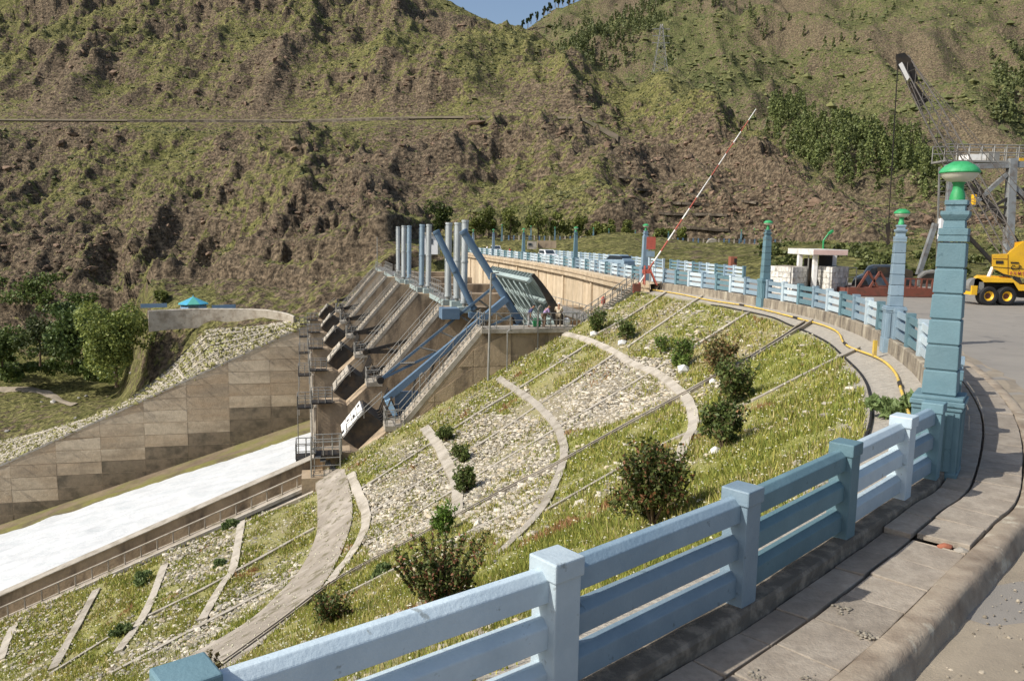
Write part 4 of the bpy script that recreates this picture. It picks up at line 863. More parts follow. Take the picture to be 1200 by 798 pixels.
# radial gates
def gate(i, a0, a1, label, m='steelg'):
    c = (6.0, -9.0); r = 13.6; t = thing('radial_gate', label, 'gate', L(i, *[c[0], -8, c[1]]), 'radial spillway gates'); y0, y1 = -14.8, -1.45
    P = lambda a, rr: (c[0]+rr*math.cos(R(a)), c[1]+rr*math.sin(R(a))); N = 16; A = np.linspace(a0, a1, N)
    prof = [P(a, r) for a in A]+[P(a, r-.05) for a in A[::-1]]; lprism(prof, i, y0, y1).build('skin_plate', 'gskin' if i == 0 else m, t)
    for y in np.linspace(y0+.5, y1-.5, 15):
        prof = [P(a, r-.05) for a in A]+[P(a, r-.38) for a in A[::-1]]; lprism(prof, i, y-.05, y+.05).build('rib', m, t)
    for y in (y0, y1): prof = [P(a, r+.03) for a in A]+[P(a, r-.22-.95*((a-a0)/(a1-a0))**1.3) for a in A[::-1]]; lprism(prof, i, y-.08, y+.08).build('side_plate', 'dark', t)
    for a in (a0+.8, (a0*2+a1)/3+1, (a0+2*a1)/3+1, a1-.8):
        p_ = P(a, r-.7); q_ = P(a, r-.38); nx = (p_[0]-q_[0], p_[1]-q_[1]); tz = (-nx[1]*.35, nx[0]*.35); prof = [(q_[0]+tz[0], q_[1]+tz[1]), (p_[0]+tz[0], p_[1]+tz[1]), (p_[0]-tz[0], p_[1]-tz[1]), (q_[0]-tz[0], q_[1]-tz[1])]
        lprism(prof, i, y0+.1, y1-.1).build('girder', m, t)
    # diagonal bracing between girders
    ys = np.linspace(y0+.4, y1-.4, 8)
    for k in range(7):
        pa = P(a0+1, r-.85); pb = P(a1-1, r-.85); mb = MB(); mb.tube(L(i, pa[0], ys[k], pa[1]), L(i, pb[0], ys[k+1], pb[1]), .06, 5); mb.tube(L(i, pb[0], ys[k], pb[1]), L(i, pa[0], ys[k+1], pa[1]), .05, 5); mb.build('brace', m, t)
    for y, ya in ((y0+1.1, y0+.9), (y1-1.1, y1-.75)):
        if i == 0 and y > -5: continue
        for f in (.22, .78):
            p_ = P(a0+(a1-a0)*f, r-.8); MB().beam(L(i, p_[0], y, p_[1]), L(i, c[0], ya, c[1]), .16 if i == 0 else .3, .2 if i == 0 else .35).build('arm', 'steelb' if i == 0 else 'dark', t)
        pa, pb = P(a0+(a1-a0)*.22, r-.8), P(a0+(a1-a0)*.78, r-.8)
        for k in range(1, 6):
            f = k/6; g_ = (k-.5)/6; u1 = [pa[j]*(1-f)+c[j]*f for j in (0, 1)]; u2 = [pb[j]*(1-g_)+c[j]*g_ for j in (0, 1)]; MB().tube(L(i, u1[0], (y+ya)/2, u1[1]), L(i, u2[0], (y+ya)/2, u2[1]), .09, 6).build('lattice', 'rail', t)
        mb = MB(); mb.tube(L(i, c[0], ya-.5, c[1]), L(i, c[0], ya+.5, c[1]), .3, 14); mb.build('trunnion', 'dark', t)
    return t
GATE0 = gate(0, 135.5, 160, 'raised curved steel gate with grey-green ribs, hanging open beside the workers')
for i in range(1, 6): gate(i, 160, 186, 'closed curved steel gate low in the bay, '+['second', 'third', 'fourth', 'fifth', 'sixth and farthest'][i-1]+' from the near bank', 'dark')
# the near arm of the open gate shows as a long blue box beam with a light blue foot
t = GATE0
MB().beam(L(0, -1.9, -2.0, -1.25), L(0, 6.6, -2.0, -8.25), .5, .42).build('near_arm', 'steelb', t)
MB().beam(L(0, 6.45, -1.9, -8.2), L(0, 5.35, -1.8, -10.3), .62, .42).build('arm_foot', 'steellb', t)
mb = MB(); mb.box(L(0, 5.1, -2.2, -8.6), (1.6, .5, 1.7), ((*QD, 0), (*QV, 0), (0, 0, 1))); mb.build('gusset', 'steelb', t)
MB().beam(L(0, .2, -2.3, -5.3), L(0, 5.3, -2.3, -9.9), .25, .25).build('lower_chord', 'rail', t)
for k in range(5):
    f = k/5; a = (-1.0+6.8*f, -2.1, -1.9-5.7*f); b = (.6+4.6*min(1, f+.15), -2.2, -5.6-4.1*min(1, f+.15)); lt(0, a, b, .08).build('lattice', 'rail', t)
mb = MB(); lbox(mb, 0, -.6, .9, -15, -13.2, -3.9, -3.0); tag(mb.build('beam_seat', 'steelb'), 'blue steel box under the left leaning cylinder', 'steel box')
# counterweights
def cw(i, label):
    t = thing('counterweight', label, 'counterweight', L(i, 8.1, -3, -10.5), 'dark counterweight boxes at the gate arms'); ax = (-.79, -.61); bx = (.61, -.79); c = (8.0, -10.35)
    P = lambda u, v: (c[0]+ax[0]*u+bx[0]*v, c[1]+ax[1]*u+bx[1]*v)
    lprism([P(-1, -1.25), P(1.55, -1.25), P(1.55, 1.2), P(-1, 1.2)], i, -4.7, -1.25).build('box', 'dark', t)
    for k in range(4):
        v0 = -1.1+k*.56; lprism([P(-1.12, v0), P(-1, v0), P(-1, v0+.5), P(-1.12, v0+.5)], i, -4.6, -1.3).build('panel', 'white' if i == 0 else 'conc_lt', t)
        if i == 0:
            v_ = v0+.12+.05*k; y_ = (-3.9, -2.9, -3.6, -2.4)[k]; lprism([P(-1.15, v_), P(-1.11, v_), P(-1.11, v_+.2), P(-1.15, v_+.2)], i, y_, y_+(.5, .9, .4, .6)[k]).build('mark', 'black', t)
    mb = MB()
    for k in range(5): y = -4.6+k*.8; mb.tube(L(i, 5.4, y, -9.2), L(i, 7.2, y, -9.6), .07, 5); mb.tube(L(i, 6.2, y, -7.9), L(i, 7.0, y, -9.9), .06, 5); mb.tube(L(i, 5.3, y, -10.2), L(i, 6.3, y+.5, -8), .05, 5)
    mb.build('support_frame', 'dark', t); handrail(t, i, [(9.3, -1.2, -10.4), (6.9, -1.2, -8.2)], name='guard_rail', h=.7)
    return t
for i, nm in enumerate(['nearest, white face with black marks', 'second from the near bank', 'third from the near bank', 'fourth from the near bank', 'fifth from the near bank', 'sixth, smallest and farthest']): cw(i, 'tilted dark steel box at the pier end, '+nm)
# catwalk carrying the hoists across bays 1 to 5
for i in range(1, 6):
    t = thing('hoist_bridge', 'steel service bridge across the gate bay, '+['nearest', 'second nearest', 'middle', 'second farthest', 'farthest'][i-1]+' of the five', 'walkway', L(i, -2, -8, -3.1), 'steel bridges between the piers')
    for x in (-2.6, -1.0): mb = MB(); lbox(mb, i, x, x+.2, -15.2, -1.0, -3.5, -3.0); mb.build('girder', 'steelg', t)
    mb = MB(); lbox(mb, i, -2.6, -.8, -15.2, -1.0, -3.0, -2.95); mb.build('deck', 'rail', t)
    for x in (-2.6, -.8): handrail(t, i, [(x, -15, -2.95), (x, -1.1, -2.95)])
t = thing('hoist_bridge', 'steel service bridge with green-grey rails just behind the leaning cylinders', 'walkway', L(0, -2, -8, -3.1), 'steel bridges between the piers')
mb = MB(); lbox(mb, 0, -10.5, -8.5, -15.2, -1.0, -3.2, -3.05); mb.build('deck', 'rail', t); handrail(t, 0, [(-8.6, -15, -3.0), (-8.6, -1.1, -3.0)])
# the platform with the workers
t = thing('work_platform', 'concrete platform with tube railing where the workers stand', 'platform', L(0, -3, .5, -3.1))
mb = MB(); lbox(mb, 0, -6.6, .5, -1.2, 1.0, -3.35, -3.07); mb.build('slab', 'conc_lt', t)
handrail(t, 0, [(-6.2, .93, -3.07), (.4, .93, -3.07), (.4, -1.0, -3.07)], every=.95, bars=(1.0, .55, .1))
# stairs from the crest
a = Vector(L(0, -6.4, .7, -3.1)); b = Vector(onY(745, 338, 55.5)); t = thing('access_stairs', 'steel stairs climbing from the workers\' platform to the crest barrier', 'stairs', a)
side = (b-a).cross(Vector((0, 0, 1))).normalized()
for sg in (-.45, .45):
    MB().beam(a+side*sg, b+side*sg, .06, .26).build('stringer', 'rail', t); mb = MB()
    for h in (1.0, .55): mb.tube(a+side*sg+Vector((0, 0, h)), b+side*sg+Vector((0, 0, h)), .03, 5)
    for k in range(9): q = a+(b-a)*k/8+side*sg; mb.tube(q, q+Vector((0, 0, 1.0)), .035, 5)
    mb.build('handrail', 'rail', t)
for k in range(20): q = a+(b-a)*(k+.5)/20; mb = MB(); mb.box(q+Vector((0, 0, .08)), (.3, .9, .05), ((b-a).normalized().cross(Vector((0, 0, 1))).cross(Vector((0, 0, 1))), side, (0, 0, 1))); mb.build('tread', 'conc', t)
tag(lt(0, (-9.5, .6, -3.4), (-9.5, .6, -.2), .05).build('light_pole', 'rail'), 'thin dark upright pole beside the steel stairs', 'pole')
# tall lamp pole by the slope and the small pipe posts on the wall
g = hit(572, 446); t = thing('tall_pole', 'tall thin grey pole rising from the slope in front of the raised gate', 'pole', g); top = Vector(g)+Vector((0.1, 0, 7.1)); MB().tube(g, top, .085, 8, .06).build('shaft', 'rail', t); MB().beam(top, top+Vector((.5, .2, .05)), .12, .08).build('bracket', 'rail', t)
for px, py, h, lb in ((594, 434, 2.6, 'short grey pipe post against the side wall, right of the tall pole'), (492, 484, 2.6, 'short grey pipe post against the side wall, left of the tall pole'), (630, 410, 2.9, 'thin grey post below the workers\' railing')):
    g = hit(px, py); tag(MB().path([Vector(g), Vector(g)+Vector((0, 0, h)), Vector(g)+Vector((.15, .1, h+.12)), Vector(g)+Vector((.3, .2, h))], .05, 6).build('pipe_post', 'rail'), lb, 'post', 'pipe posts on the side wall')

# ---- chute: walls, floor, water
zf = lambda x: -31-.315*(x-10.9)
zr = lambda x: -11.3-.41*(x-10.9)
zl = lambda x: -13.4-.462*(x-10.9)
XE = 110
t = tag(lprism([(10.9, zr(10.9)), (XE, zr(XE)), (XE, zf(XE)-6), (10.9, zf(10.9)-3)], 0, -.55, .35).build('chute_wall', 'pier'), 'low concrete wall along the near side of the white water', 'wall', 'chute side walls')
lprism([(10.9, zr(10.9)), (10.9, zr(10.9)+.06), (XE, zr(XE)+.06), (XE, zr(XE))], 0, -.62, .42).build('coping', 'conc_lt', t)
t = thing('chute_wall', 'tall brown concrete wall on the far side of the white water', 'wall', L(6, 10.9, 0, zl(10.9)), 'chute side walls')
lprism([(6, zl(10.9)), (10.9, zl(10.9)), (XE, zl(XE)), (XE, zf(XE)-4), (6, zf(6)-4)], 6, -1.2, .3).build('wall_body', 'chutew', t)
lprism([(9, zl(10.9)+.12), (10.9, zl(10.9)+.12), (XE, zl(XE)+.12), (XE, zl(XE)-.25), (10.9, zl(10.9)-.25), (9, zl(10.9)-.25)], 6, -1.3, .42).build('coping', 'conc_lt', t)
random.seed(11)
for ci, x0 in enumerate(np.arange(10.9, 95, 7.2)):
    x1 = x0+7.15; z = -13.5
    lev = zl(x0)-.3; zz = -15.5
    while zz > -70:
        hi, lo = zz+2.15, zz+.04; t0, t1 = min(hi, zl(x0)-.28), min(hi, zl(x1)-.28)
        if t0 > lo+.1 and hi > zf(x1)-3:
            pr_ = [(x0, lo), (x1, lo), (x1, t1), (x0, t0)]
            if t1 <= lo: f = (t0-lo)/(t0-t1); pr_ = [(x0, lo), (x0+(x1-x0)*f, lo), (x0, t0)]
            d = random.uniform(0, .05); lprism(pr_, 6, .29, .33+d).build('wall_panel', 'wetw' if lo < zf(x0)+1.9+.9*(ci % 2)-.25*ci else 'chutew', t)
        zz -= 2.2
def plane_hit(px, py, dz=0.0):
    D = ray(px, py); q = D[0]*QD[0]+D[1]*QD[1]; q0 = float(Q(0)@QD); tt = (-31+dz+.315*(q0+10.9)-CZ)/(D[2]+.315*q); pxy = np.array([D[0]*tt, D[1]*tt])-Q(0); return float(pxy@QD), float(pxy@QV)
e1, e2 = plane_hit(352, 511), plane_hit(0, 626); slope_e = (e2[1]-e1[1])/(e2[0]-e1[0]); ye = lambda x: e1[1]+slope_e*(x-e1[0])
print('water edge', e1, e2)
XX, UU = np.meshgrid(np.arange(2, XE, .45), np.linspace(0, 1, 150), indexing='ij'); YE = ye(XX)+(fbm(XX/5, 0*XX, 1, 3)-.5)*2.2; YL = -.6+(YE+.6)*UU
ZW = zf(XX)+1.2*(1-UU**14)+(fbm(XX/11, YL/1.1, 0, 5)-.5)*1.7*(1-UU**6)+(fbm(XX/3.4, YL/.8, 9, 3)-.5)*.6
PW = Q(0)[None, None]+QD*XX[..., None]+QV*YL[..., None]; tag(raw('spillway_water', np.dstack([PW, ZW]).reshape(-1, 3), grid_faces(*XX.shape), 'water', smooth=True), kind='structure')
MT['cfloor'] = mat('wet chute floor', (.2, .155, .1), c2=(.12, .09, .06), s2=.2, w2=.15, stretch=(1, 1, 1), c3=(.16, .15, .055), s3=.11, t3=.55, w3=.08, bump=.2, bs=3)
MT['moss'] = mat('mossy chute edge', (.16, .15, .045), c2=(.1, .08, .05), s2=.3, w2=.12, bump=.3, bs=4)
F = [[L(0, -12, .3, -20), L(0, 10.9, .3, zf(10.9)), L(0, 10.9, -97, zf(10.9)), L(0, -12, -97, -20)], [L(0, 10.9, .3, zf(10.9)), L(0, XE, .3, zf(XE)), L(0, XE, -97, zf(XE)), L(0, 10.9, -97, zf(10.9))]]
tag(raw('chute_floor', F[0]+F[1], [(0, 1, 2, 3), (4, 5, 6, 7)], 'cfloor'), kind='structure')
V = []
for x in np.arange(8, XE, 2.0):
    for k, o in enumerate((-1.6, -.2, 1.8)): V.append(L(0, x, ye(x)+o-1.2+.6*math.sin(x*.35), zf(x)+.05+(.25 if k == 1 else 0)))
tag(raw('moss_edge', V, [(3*i+j, 3*i+j+1, 3*i+4+j, 3*i+3+j) for i in range(len(V)//3-1) for j in (0, 1)], 'moss', smooth=True), kind='structure')
# walkway, brackets and rail beside the near chute wall
zg = lambda x: zr(x)-1.35
t = thing('chute_walkway', 'narrow concrete walkway with small posts and a pipe rail beside the near chute wall', 'walkway', L(0, 12, 1.4, zg(12)))
lprism([(11.5, zg(11.5)), (XE*.6, zg(XE*.6)), (XE*.6, zg(XE*.6)-2.5), (11.5, zg(11.5)-2.5)], 0, .3, 2.0).build('walk', 'pathc', t)
lprism([(11.5, zg(11.5)+.22), (XE*.6, zg(XE*.6)+.22), (XE*.6, zg(XE*.6)), (11.5, zg(11.5))], 0, 1.85, 2.1).build('kerb_strip', 'conc_lt', t)
lprism([(11.5, zg(11.5)-.2), (XE*.6, zg(XE*.6)-.2), (XE*.6, zg(XE*.6)-1.7), (11.5, zg(11.5)-1.7)], 0, 2.1, 2.75).build('pipe_trench', 'dark', t)
lprism([(11.5, zg(11.5)+.02), (XE*.6, zg(XE*.6)+.02), (XE*.6, zg(XE*.6)-1.9), (11.5, zg(11.5)-1.9)], 0, 2.75, 3.1).build('outer_strip', 'conc', t)
lt(0, (12, .75, zg(12)+.75), (64, .75, zg(64)+.75), .06, 6).build('pipe_rail', 'conc_lt', t)
for x in np.arange(12.5, 50, .95): lt(0, (x, .75, zg(x)), (x, .75, zg(x)+.75), .05, 5).build('rail_post', 'conc_lt', t)
# block under the near nose where the wide path ends
mb = MB(); lbox(mb, 0, 9.2, 12.2, .5, 2.4, -15, -12.2); tag(mb.build('nose_block', 'pier'), 'concrete block at the top end of the wide path under the stair cage', 'block')
t = thing('stair_cage', 'steel stair cage standing on the block at the end of the wide path', 'stairs', L(0, 11, 1.6, -12.2))
for x in (9.8, 11.6):
    for y in (.8, 2.2): lt(0, (x, y, -12.3), (x, y, -9.9), .05).build('post', 'rail', t)
for z in (-12.1, -11.5, -11.0, -10.4, -9.95): handrail(t, 0, [(9.8, 2.2, z-.02), (11.6, 2.2, z-.02), (11.6, .8, z-.02)], h=.04, every=4, r=.03, bars=(1,), name='bar')
for k in range(6): mb = MB(); lbox(mb, 0, 9.8+k*.3, 10.15+k*.3, .9, 2.1, -12.1+k*.28, -12.04+k*.28); mb.build('tread', 'rail', t)

# ---- dam wall, cast in vertical panels
t = thing('dam_wall', 'long sunlit concrete wall carrying the dam road', 'wall', cpt(SBAR, -.4)); SW0 = s_near(10.3, 54.5)
V, F = strip([(-.2, .0), (-.5, -.4), (-.5, -24)], SW0, SEND, 1.5); raw('wall_core', V, F, 'damw', t)
s = SW0; k = 0
while s < SEND-4:
    s2 = s+4.0; a0, a1 = cpt(s+.03, -.5), cpt(s2-.03, -.5); o0, o1 = cpt(s+.03, -.56-.02*(k % 2)), cpt(s2-.03, -.56-.02*(k % 2)); V = [(q[0], q[1], z) for z in (-14, -.75) for q in (a0, o0, o1, a1)]
    MB().add(V, [(0, 1, 2, 3), (7, 6, 5, 4), (0, 4, 5, 1), (1, 5, 6, 2), (2, 6, 7, 3), (3, 7, 4, 0)]).build('wall_panel', 'damw', t)
    if k % 3 == 1: p0, p1 = cpt(s-.25, -.5), cpt(s+.25, -.5); q0, q1 = cpt(s-.25, -.75), cpt(s+.25, -.75); V = [(q[0], q[1], z) for z in (-14, -.7) for q in (p0, q0, q1, p1)]; MB().add(V, [(0, 1, 2, 3), (7, 6, 5, 4), (0, 4, 5, 1), (1, 5, 6, 2), (2, 6, 7, 3), (3, 7, 4, 0)]).build('pilaster', 'damw', t)
    s = s2; k += 1
V, F = strip([(-.1, -.72), (-.95, -.68), (-1.0, -.35), (-.9, -.33), (-.9, -.3), (-.95, .02), (-.16, .06)], SW0, SEND, 1.5); raw('cornice', V, F, 'damw', t)
tag(MB().path([(*cpt(s, -1.02)[:2], -.28) for s in np.linspace(SW0, SEND, 40)], .05, 6).build('crest_pipe', 'pier'), 'thin brownish pipe running along the cornice of the dam wall', 'pipe')

# ================================================================== FAR SIDE: riprap slope above the far wall, terrace, gazebo
Wl = [L(6, x, .1, zl(x)+.1) for x in np.linspace(10.9, 75, 60)]
def Ucurve(px): return onY(px, np.interp(px, [-260, -100, 0, 100, 150, 200, 225, 240, 300, 350, 372], [640, 566, 517, 492, 470, 432, 404, 387, 383, 375, 372]), np.interp(px, [-260, -100, 0, 150, 240, 350], [160, 157, 154.5, 151.5, 150.3, 147.2]))
rows = 26; V = []; tn = []; RP = []
for q in Wl:
    px = project(*[np.array(c_) for c_ in q])[0]; u_ = Ucurve(float(px)-14); a = np.array(q); b = np.array(u_)
    for k in range(rows): f = k/(rows-1); p_ = a+(b-a)*f; RP.append(p_)
RP = np.array(RP).reshape(len(Wl), rows, 3); RP[..., 2] += (fbm(RP[..., 0]/3, RP[..., 1]/3, 0, 3)-.5)*.5
gv = fbm(RP[..., 0]/5, RP[..., 2]/3, 0, 4); c = np.where((gv > .54)[..., None], np.array((.25, .25, .09)), np.array((.34, .30, .21)))
tag(raw('far_riprap_slope', RP.reshape(-1, 3), grid_faces(len(Wl), rows), 'slope', smooth=True, tone=c.reshape(-1, 3)), kind='structure')
i = RNG.integers(0, len(Wl)-1, 9000); j = RNG.uniform(0, rows-1.01, 9000); jf = j.astype(int); fr = (j-jf)[:, None]; fi = RNG.random((9000, 1))
P = (RP[i, jf]*(1-fr)+RP[i, jf+1]*fr)*(1-fi)+(RP[i+1, jf]*(1-fr)+RP[i+1, jf+1]*fr)*fi
scatter('far_riprap', P, RNG.gamma(3, .045, len(P))+.07, np.array([(.38, .345, .27)])*RNG.uniform(.6, 1.25, (len(P), 1)), 'stone', (ICO_V, ICO_F), .25, label='pale riprap stones above the far chute wall', cat='stones')
i = RNG.integers(0, len(Wl)-1, 7000); jf = RNG.integers(0, rows-1, 7000); P = RP[i, jf]+RNG.normal(0, .5, (7000, 3))*[1, 1, 0]
scatter('far_slope_grass', P, RNG.gamma(2, .06, len(P))+.06, greens(len(P), (.18, .17, .06), (.32, .30, .12)), 'scrub', (OCT_V, OCT_F), .4, label='grass clumps growing between the far riprap stones', cat='grass')
for n_, f in enumerate((.3, .55, .8)):
    pts = [tuple(RP[k, int(f*(rows-1))]+np.array((0, -.2, .12))) for k in range(2, int(len(Wl)*.8))]
    tag(MB().path(pts, .16, 4).build('slope_rib', 'conc_lt'), 'thin pale rib along the far riprap slope, '+['lowest', 'middle', 'uppermost'][n_]+' of the three', 'rib', 'ribs on the far riprap slope')
for n_, k in enumerate((4, 20, 38)):
    pts = [tuple(RP[k, m_]+np.array((0, -.1, .15))) for m_ in range(0, rows, 3)]
    tag(MB().path(pts, .22, 4).build('slope_rib', 'conc_lt'), 'pale cross rib on the far riprap slope, '+['below the round terrace wall', 'below the big tree', 'nearest the left edge'][n_], 'rib', 'cross ribs on the far riprap slope')
# curved terrace wall
tw = catmull([onY(345, 372, 146)[:2], onY(330, 368, 149)[:2], onY(290, 366, 152.5)[:2], onY(240, 368, 153)[:2], onY(200, 373, 151.5)[:2], onY(174, 378, 149.5)[:2]], 6)
t = thing('terrace_wall', 'long low curved stone wall in front of the gazebo', 'wall', (*tw[0], -14))
zt = np.interp(np.linspace(0, 1, len(tw)), [0, .3, .6, 1], [-12.5, -11.8, -12.0, -12.3]); V = []
hb = np.interp(np.linspace(0, 1, len(tw)), [0, .35, .6, 1], [1.2, 1.6, 2.3, 2.6])
for k in range(len(tw)):
    d_ = tw[min(k+1, len(tw)-1)]-tw[max(k-1, 0)]; d_ /= np.linalg.norm(d_); n_ = np.array((-d_[1], d_[0]))
    for s_, z_ in ((-.22, zt[k]), (.22, zt[k]), (.22, zt[k]-hb[k]-1.2), (-.22, zt[k]-hb[k]-1.2)): V.append((*(tw[k]+n_*s_), z_))
n_ = len(tw); MB().add(V, [(4*i+k, 4*i+(k+1) % 4, 4*i+4+(k+1) % 4, 4*i+4+k) for i in range(n_-1) for k in range(4)]+[(0, 1, 2, 3), (4*n_-4, 4*n_-3, 4*n_-2, 4*n_-1)]).build('wall_body', 'conc', t)
MB().path([(x, y, z+.05) for (x, y), z in zip(tw, zt)], .24, 6).build('coping', 'conc_lt', t)
g = onY(227, 366, 157); zb = -12.6; t = thing('gazebo', 'small open gazebo with a low conical blue and green roof', 'gazebo', (g[0], g[1], zb))
ez = onY(227, 355.5, 157)[2]; az = onY(227, 347.5, 157)[2]
for k in range(8):
    a0, a1 = k*math.pi/4, (k+1)*math.pi/4; e0, e1_ = [(g[0]+3*math.cos(a), g[1]+3*math.sin(a), ez) for a in (a0, a1)]
    MB().add([e0, e1_, (g[0], g[1], az), (e0[0], e0[1], ez-.15), (e1_[0], e1_[1], ez-.15), (g[0], g[1], ez-.1)], [(0, 1, 2), (3, 5, 4), (0, 3, 4, 1), (0, 2, 5, 3), (1, 4, 5, 2)]).build('roof_panel', 'tbl' if k % 2 else 'tgr', t)
    MB().tube((g[0]+2.5*math.cos(a0), g[1]+2.5*math.sin(a0), zb-.5), (g[0]+2.5*math.cos(a0), g[1]+2.5*math.sin(a0), ez), .09, 6).build('post', 'steellb', t)
    p0, p1 = [(g[0]+2.5*math.cos(a), g[1]+2.5*math.sin(a)) for a in (a0, a1)]
    if k != 6: MB().beam((*p0, zb+.6), (*p1, zb+.6), .06, .7).build('parapet_panel', 'steellb', t)
MB().tube((g[0], g[1], az-.05), (g[0], g[1], az+.35), .12, 6, .02).build('finial', 'tbl', t)
for px, w_, lb in ((180, 5, 'low blue barrier panel left of the gazebo'), (262, 4.5, 'low blue barrier panel right of the gazebo')):
    c = onY(px, 368, 155); tag(MB().beam((c[0]-w_/2, c[1], zb+.9), (c[0]+w_/2, c[1]+.5, zb+1.1), .1, .8).build('blue_barrier', 'steelb'), lb, 'barrier')
mb = MB().beam(onY(190, 374, 153.4), onY(268, 365, 158), .5, .35); tag(mb.build('ramp_kerb', 'conc_lt'), 'pale sloping kerb of the ramp in front of the gazebo', 'kerb')

# ================================================================== TREES
def tree(name, px, py, Y, w, h, label, group=None, n=3000, tone=((.045, .07, .015), (.12, .16, .035)), leaf=.42, k=16, trunk=.22, z=None, cat='tree', base=.3, hollow=.4, narrow=1.0):
    """foot pixel at distance Y, crown w x h metres"""
    g = onY(px, py, Y); g = g if z is None else (g[0], g[1], z); t = thing(name, label, cat, g, group); r = .022*h*trunk/.22
    lean = RNG.normal(0, .03, 2)*h; top = Vector((g[0]+lean[0], g[1]+lean[1], g[2]+h*.7)); pts = [Vector(g)-Vector((0, 0, .6))]+[Vector(g).lerp(top, f)+Vector((*RNG.normal(0, .012*h, 2), 0)) for f in (.25, .5, .75, 1)]
    mb = MB()
    for a, b, ra, rb in zip(pts[:-1], pts[1:], (1, .8, .6, .4), (.8, .6, .4, .15)): mb.tube(a, b, r*ra, 8, r*rb, cap=False)
    mb.build('trunk', 'bark', t, smooth=True)
    for _ in range(7):
        f = RNG.uniform(.35, .85); a = RNG.uniform(0, 6.28); s_ = Vector(g).lerp(top, f); e = s_+Vector((math.cos(a)*w*.33, math.sin(a)*w*.33, h*RNG.uniform(.1, .22))); MB().tube(s_, e, r*.42, 6, r*.1).build('limb', 'bark', t)
    c = (g[0]+lean[0]*.6, g[1]+lean[1]*.6, g[2]+h*(base+(1-base)/2)); P = blob_pts(n, c, (w/2, w/2, h*(1-base)/2), k, hollow)
    dz = (P[:, 2]-g[2])/h; leaves('crown', P, leaf, foliage_tone(n, *tone), t, asp=1.5)
    return t
tree('broadleaf_tree', 137, 450, 151, 13.5, 18, 'largest rounded bright green tree, right of the tree group beside the far wall', 'trees in the valley left of the spillway', 16000, ((.09, .125, .03), (.30, .33, .08)), .38, 34, base=.02)
tree('broadleaf_tree', 84, 424, 182, 11, 14, 'dark green tree directly left of the largest rounded tree', 'trees in the valley left of the spillway', 5000, ((.06, .10, .03), (.18, .24, .07)), .55, 22, base=.0)
tree('broadleaf_tree', 47, 426, 186, 10, 13, 'thin open-crowned grey-green tree with a visible trunk', 'trees in the valley left of the spillway', 1700, ((.04, .06, .02), (.12, .14, .05)), .45, 18, base=.1)
tree('broadleaf_tree', 3, 428, 188, 10, 9.5, 'dark green tree cut off by the left edge of the picture', 'trees in the valley left of the spillway', 3600, ((.07, .11, .03), (.2, .25, .07)), .55, 20, base=.02)
tree('broadleaf_tree', 112, 418, 192, 10, 13, 'mid-green tree behind the largest rounded tree, filling the gap on its left', 'trees in the valley left of the spillway', 2800, ((.07, .11, .03), (.2, .26, .07)), .5, 16, base=.0)
for px, py, Y, w_, h_, lb in ((190, 366, 176, 5, 6, 'small green tree just behind the left end of the curved terrace wall'), (297, 366, 172, 6, 4.2, 'yellowish green bush behind the terrace wall right of the gazebo'), (313, 368, 173, 4, 3, 'smaller yellowish bush right beside the other one behind the terrace wall')):
    tree('small_tree', px, py, Y, w_, h_, lb, 'bushes behind the terrace wall', 1200, ((.08, .1, .02), (.2, .23, .05)), .35, 9, base=.0)
for px, py, w_, h_ in ((20, 345, 14, 8), (60, 330, 16, 9), (10, 320, 12, 6), (75, 385, 10, 6), (150, 372, 9, 6), (30, 395, 14, 6), (130, 395, 10, 7)): pass
# green belt along the foot of the hill, far left: a mass of undergrowth
bp = []
for cx_, cy_, Y, s_ in ((20, 350, 226, 9), (55, 338, 232, 9), (5, 330, 236, 8), (75, 362, 222, 7), (30, 395, 205, 8), (60, 408, 200, 7), (150, 378, 205, 7), (8, 405, 205, 7), (110, 436, 185, 5), (128, 440, 178, 4), (15, 440, 188, 5), (100, 352, 225, 6), (60, 425, 196, 6), (95, 428, 190, 6), (30, 430, 192, 6), (118, 425, 188, 5), (0, 420, 196, 6)):
    c = onY(cx_, cy_, Y); bp.append(blob_pts(900, c, (s_, s_*.7, s_*.5), 9))
bp = np.concatenate(bp); o = leaves('undergrowth', bp, .6, foliage_tone(len(bp), (.06, .09, .02), (.17, .22, .06)), None, asp=1.4); tag(o, 'bright green undergrowth along the foot of the hill at the far left', 'undergrowth', kind='stuff')
rt = [(513, 280, 176, 6, 9.5, 'darkest and tallest tree on the dam road, above the leaning cylinders'), (557, 281, 188, 6, 7, 'light green roadside tree, first right of the tallest dark one'), (572, 281, 190, 6, 7.5, 'light green roadside tree, second right of the tallest dark one'), (598, 281, 190, 6.5, 8, 'round light green roadside tree above the white hatchback'),
      (630, 282, 190, 6, 9, 'tall light green roadside tree left of the two lamp posts in the middle'), (656, 282, 192, 5, 7, 'slim green roadside tree over the white estate car'), (677, 283, 192, 5, 7.5, 'green roadside tree behind the lamp post in the middle'),
      (699, 284, 192, 6, 6, 'low yellowish roadside tree right of the middle lamp post'), (715, 284, 193, 5, 5.5, 'low yellowish roadside tree before the boom barrier'), (735, 285, 193, 5, 6, 'light green roadside tree left of the red sign'), (773, 286, 194, 5, 5, 'small roadside tree just right of the boom barrier'), (800, 287, 194, 4, 4.5, 'smallest roadside tree, far right of the row')]
for k, (px, py, Y, w_, h_, lb) in enumerate(rt):
    tn = ((.03, .05, .012), (.10, .13, .03)) if k == 0 else ((.09, .11, .025), (.22, .24, .06)); tree('roadside_tree', px, py, Y, w_, h_, lb, 'trees along the far dam road', 1500 if k else 2400, tn, .34, 11, base=.12)
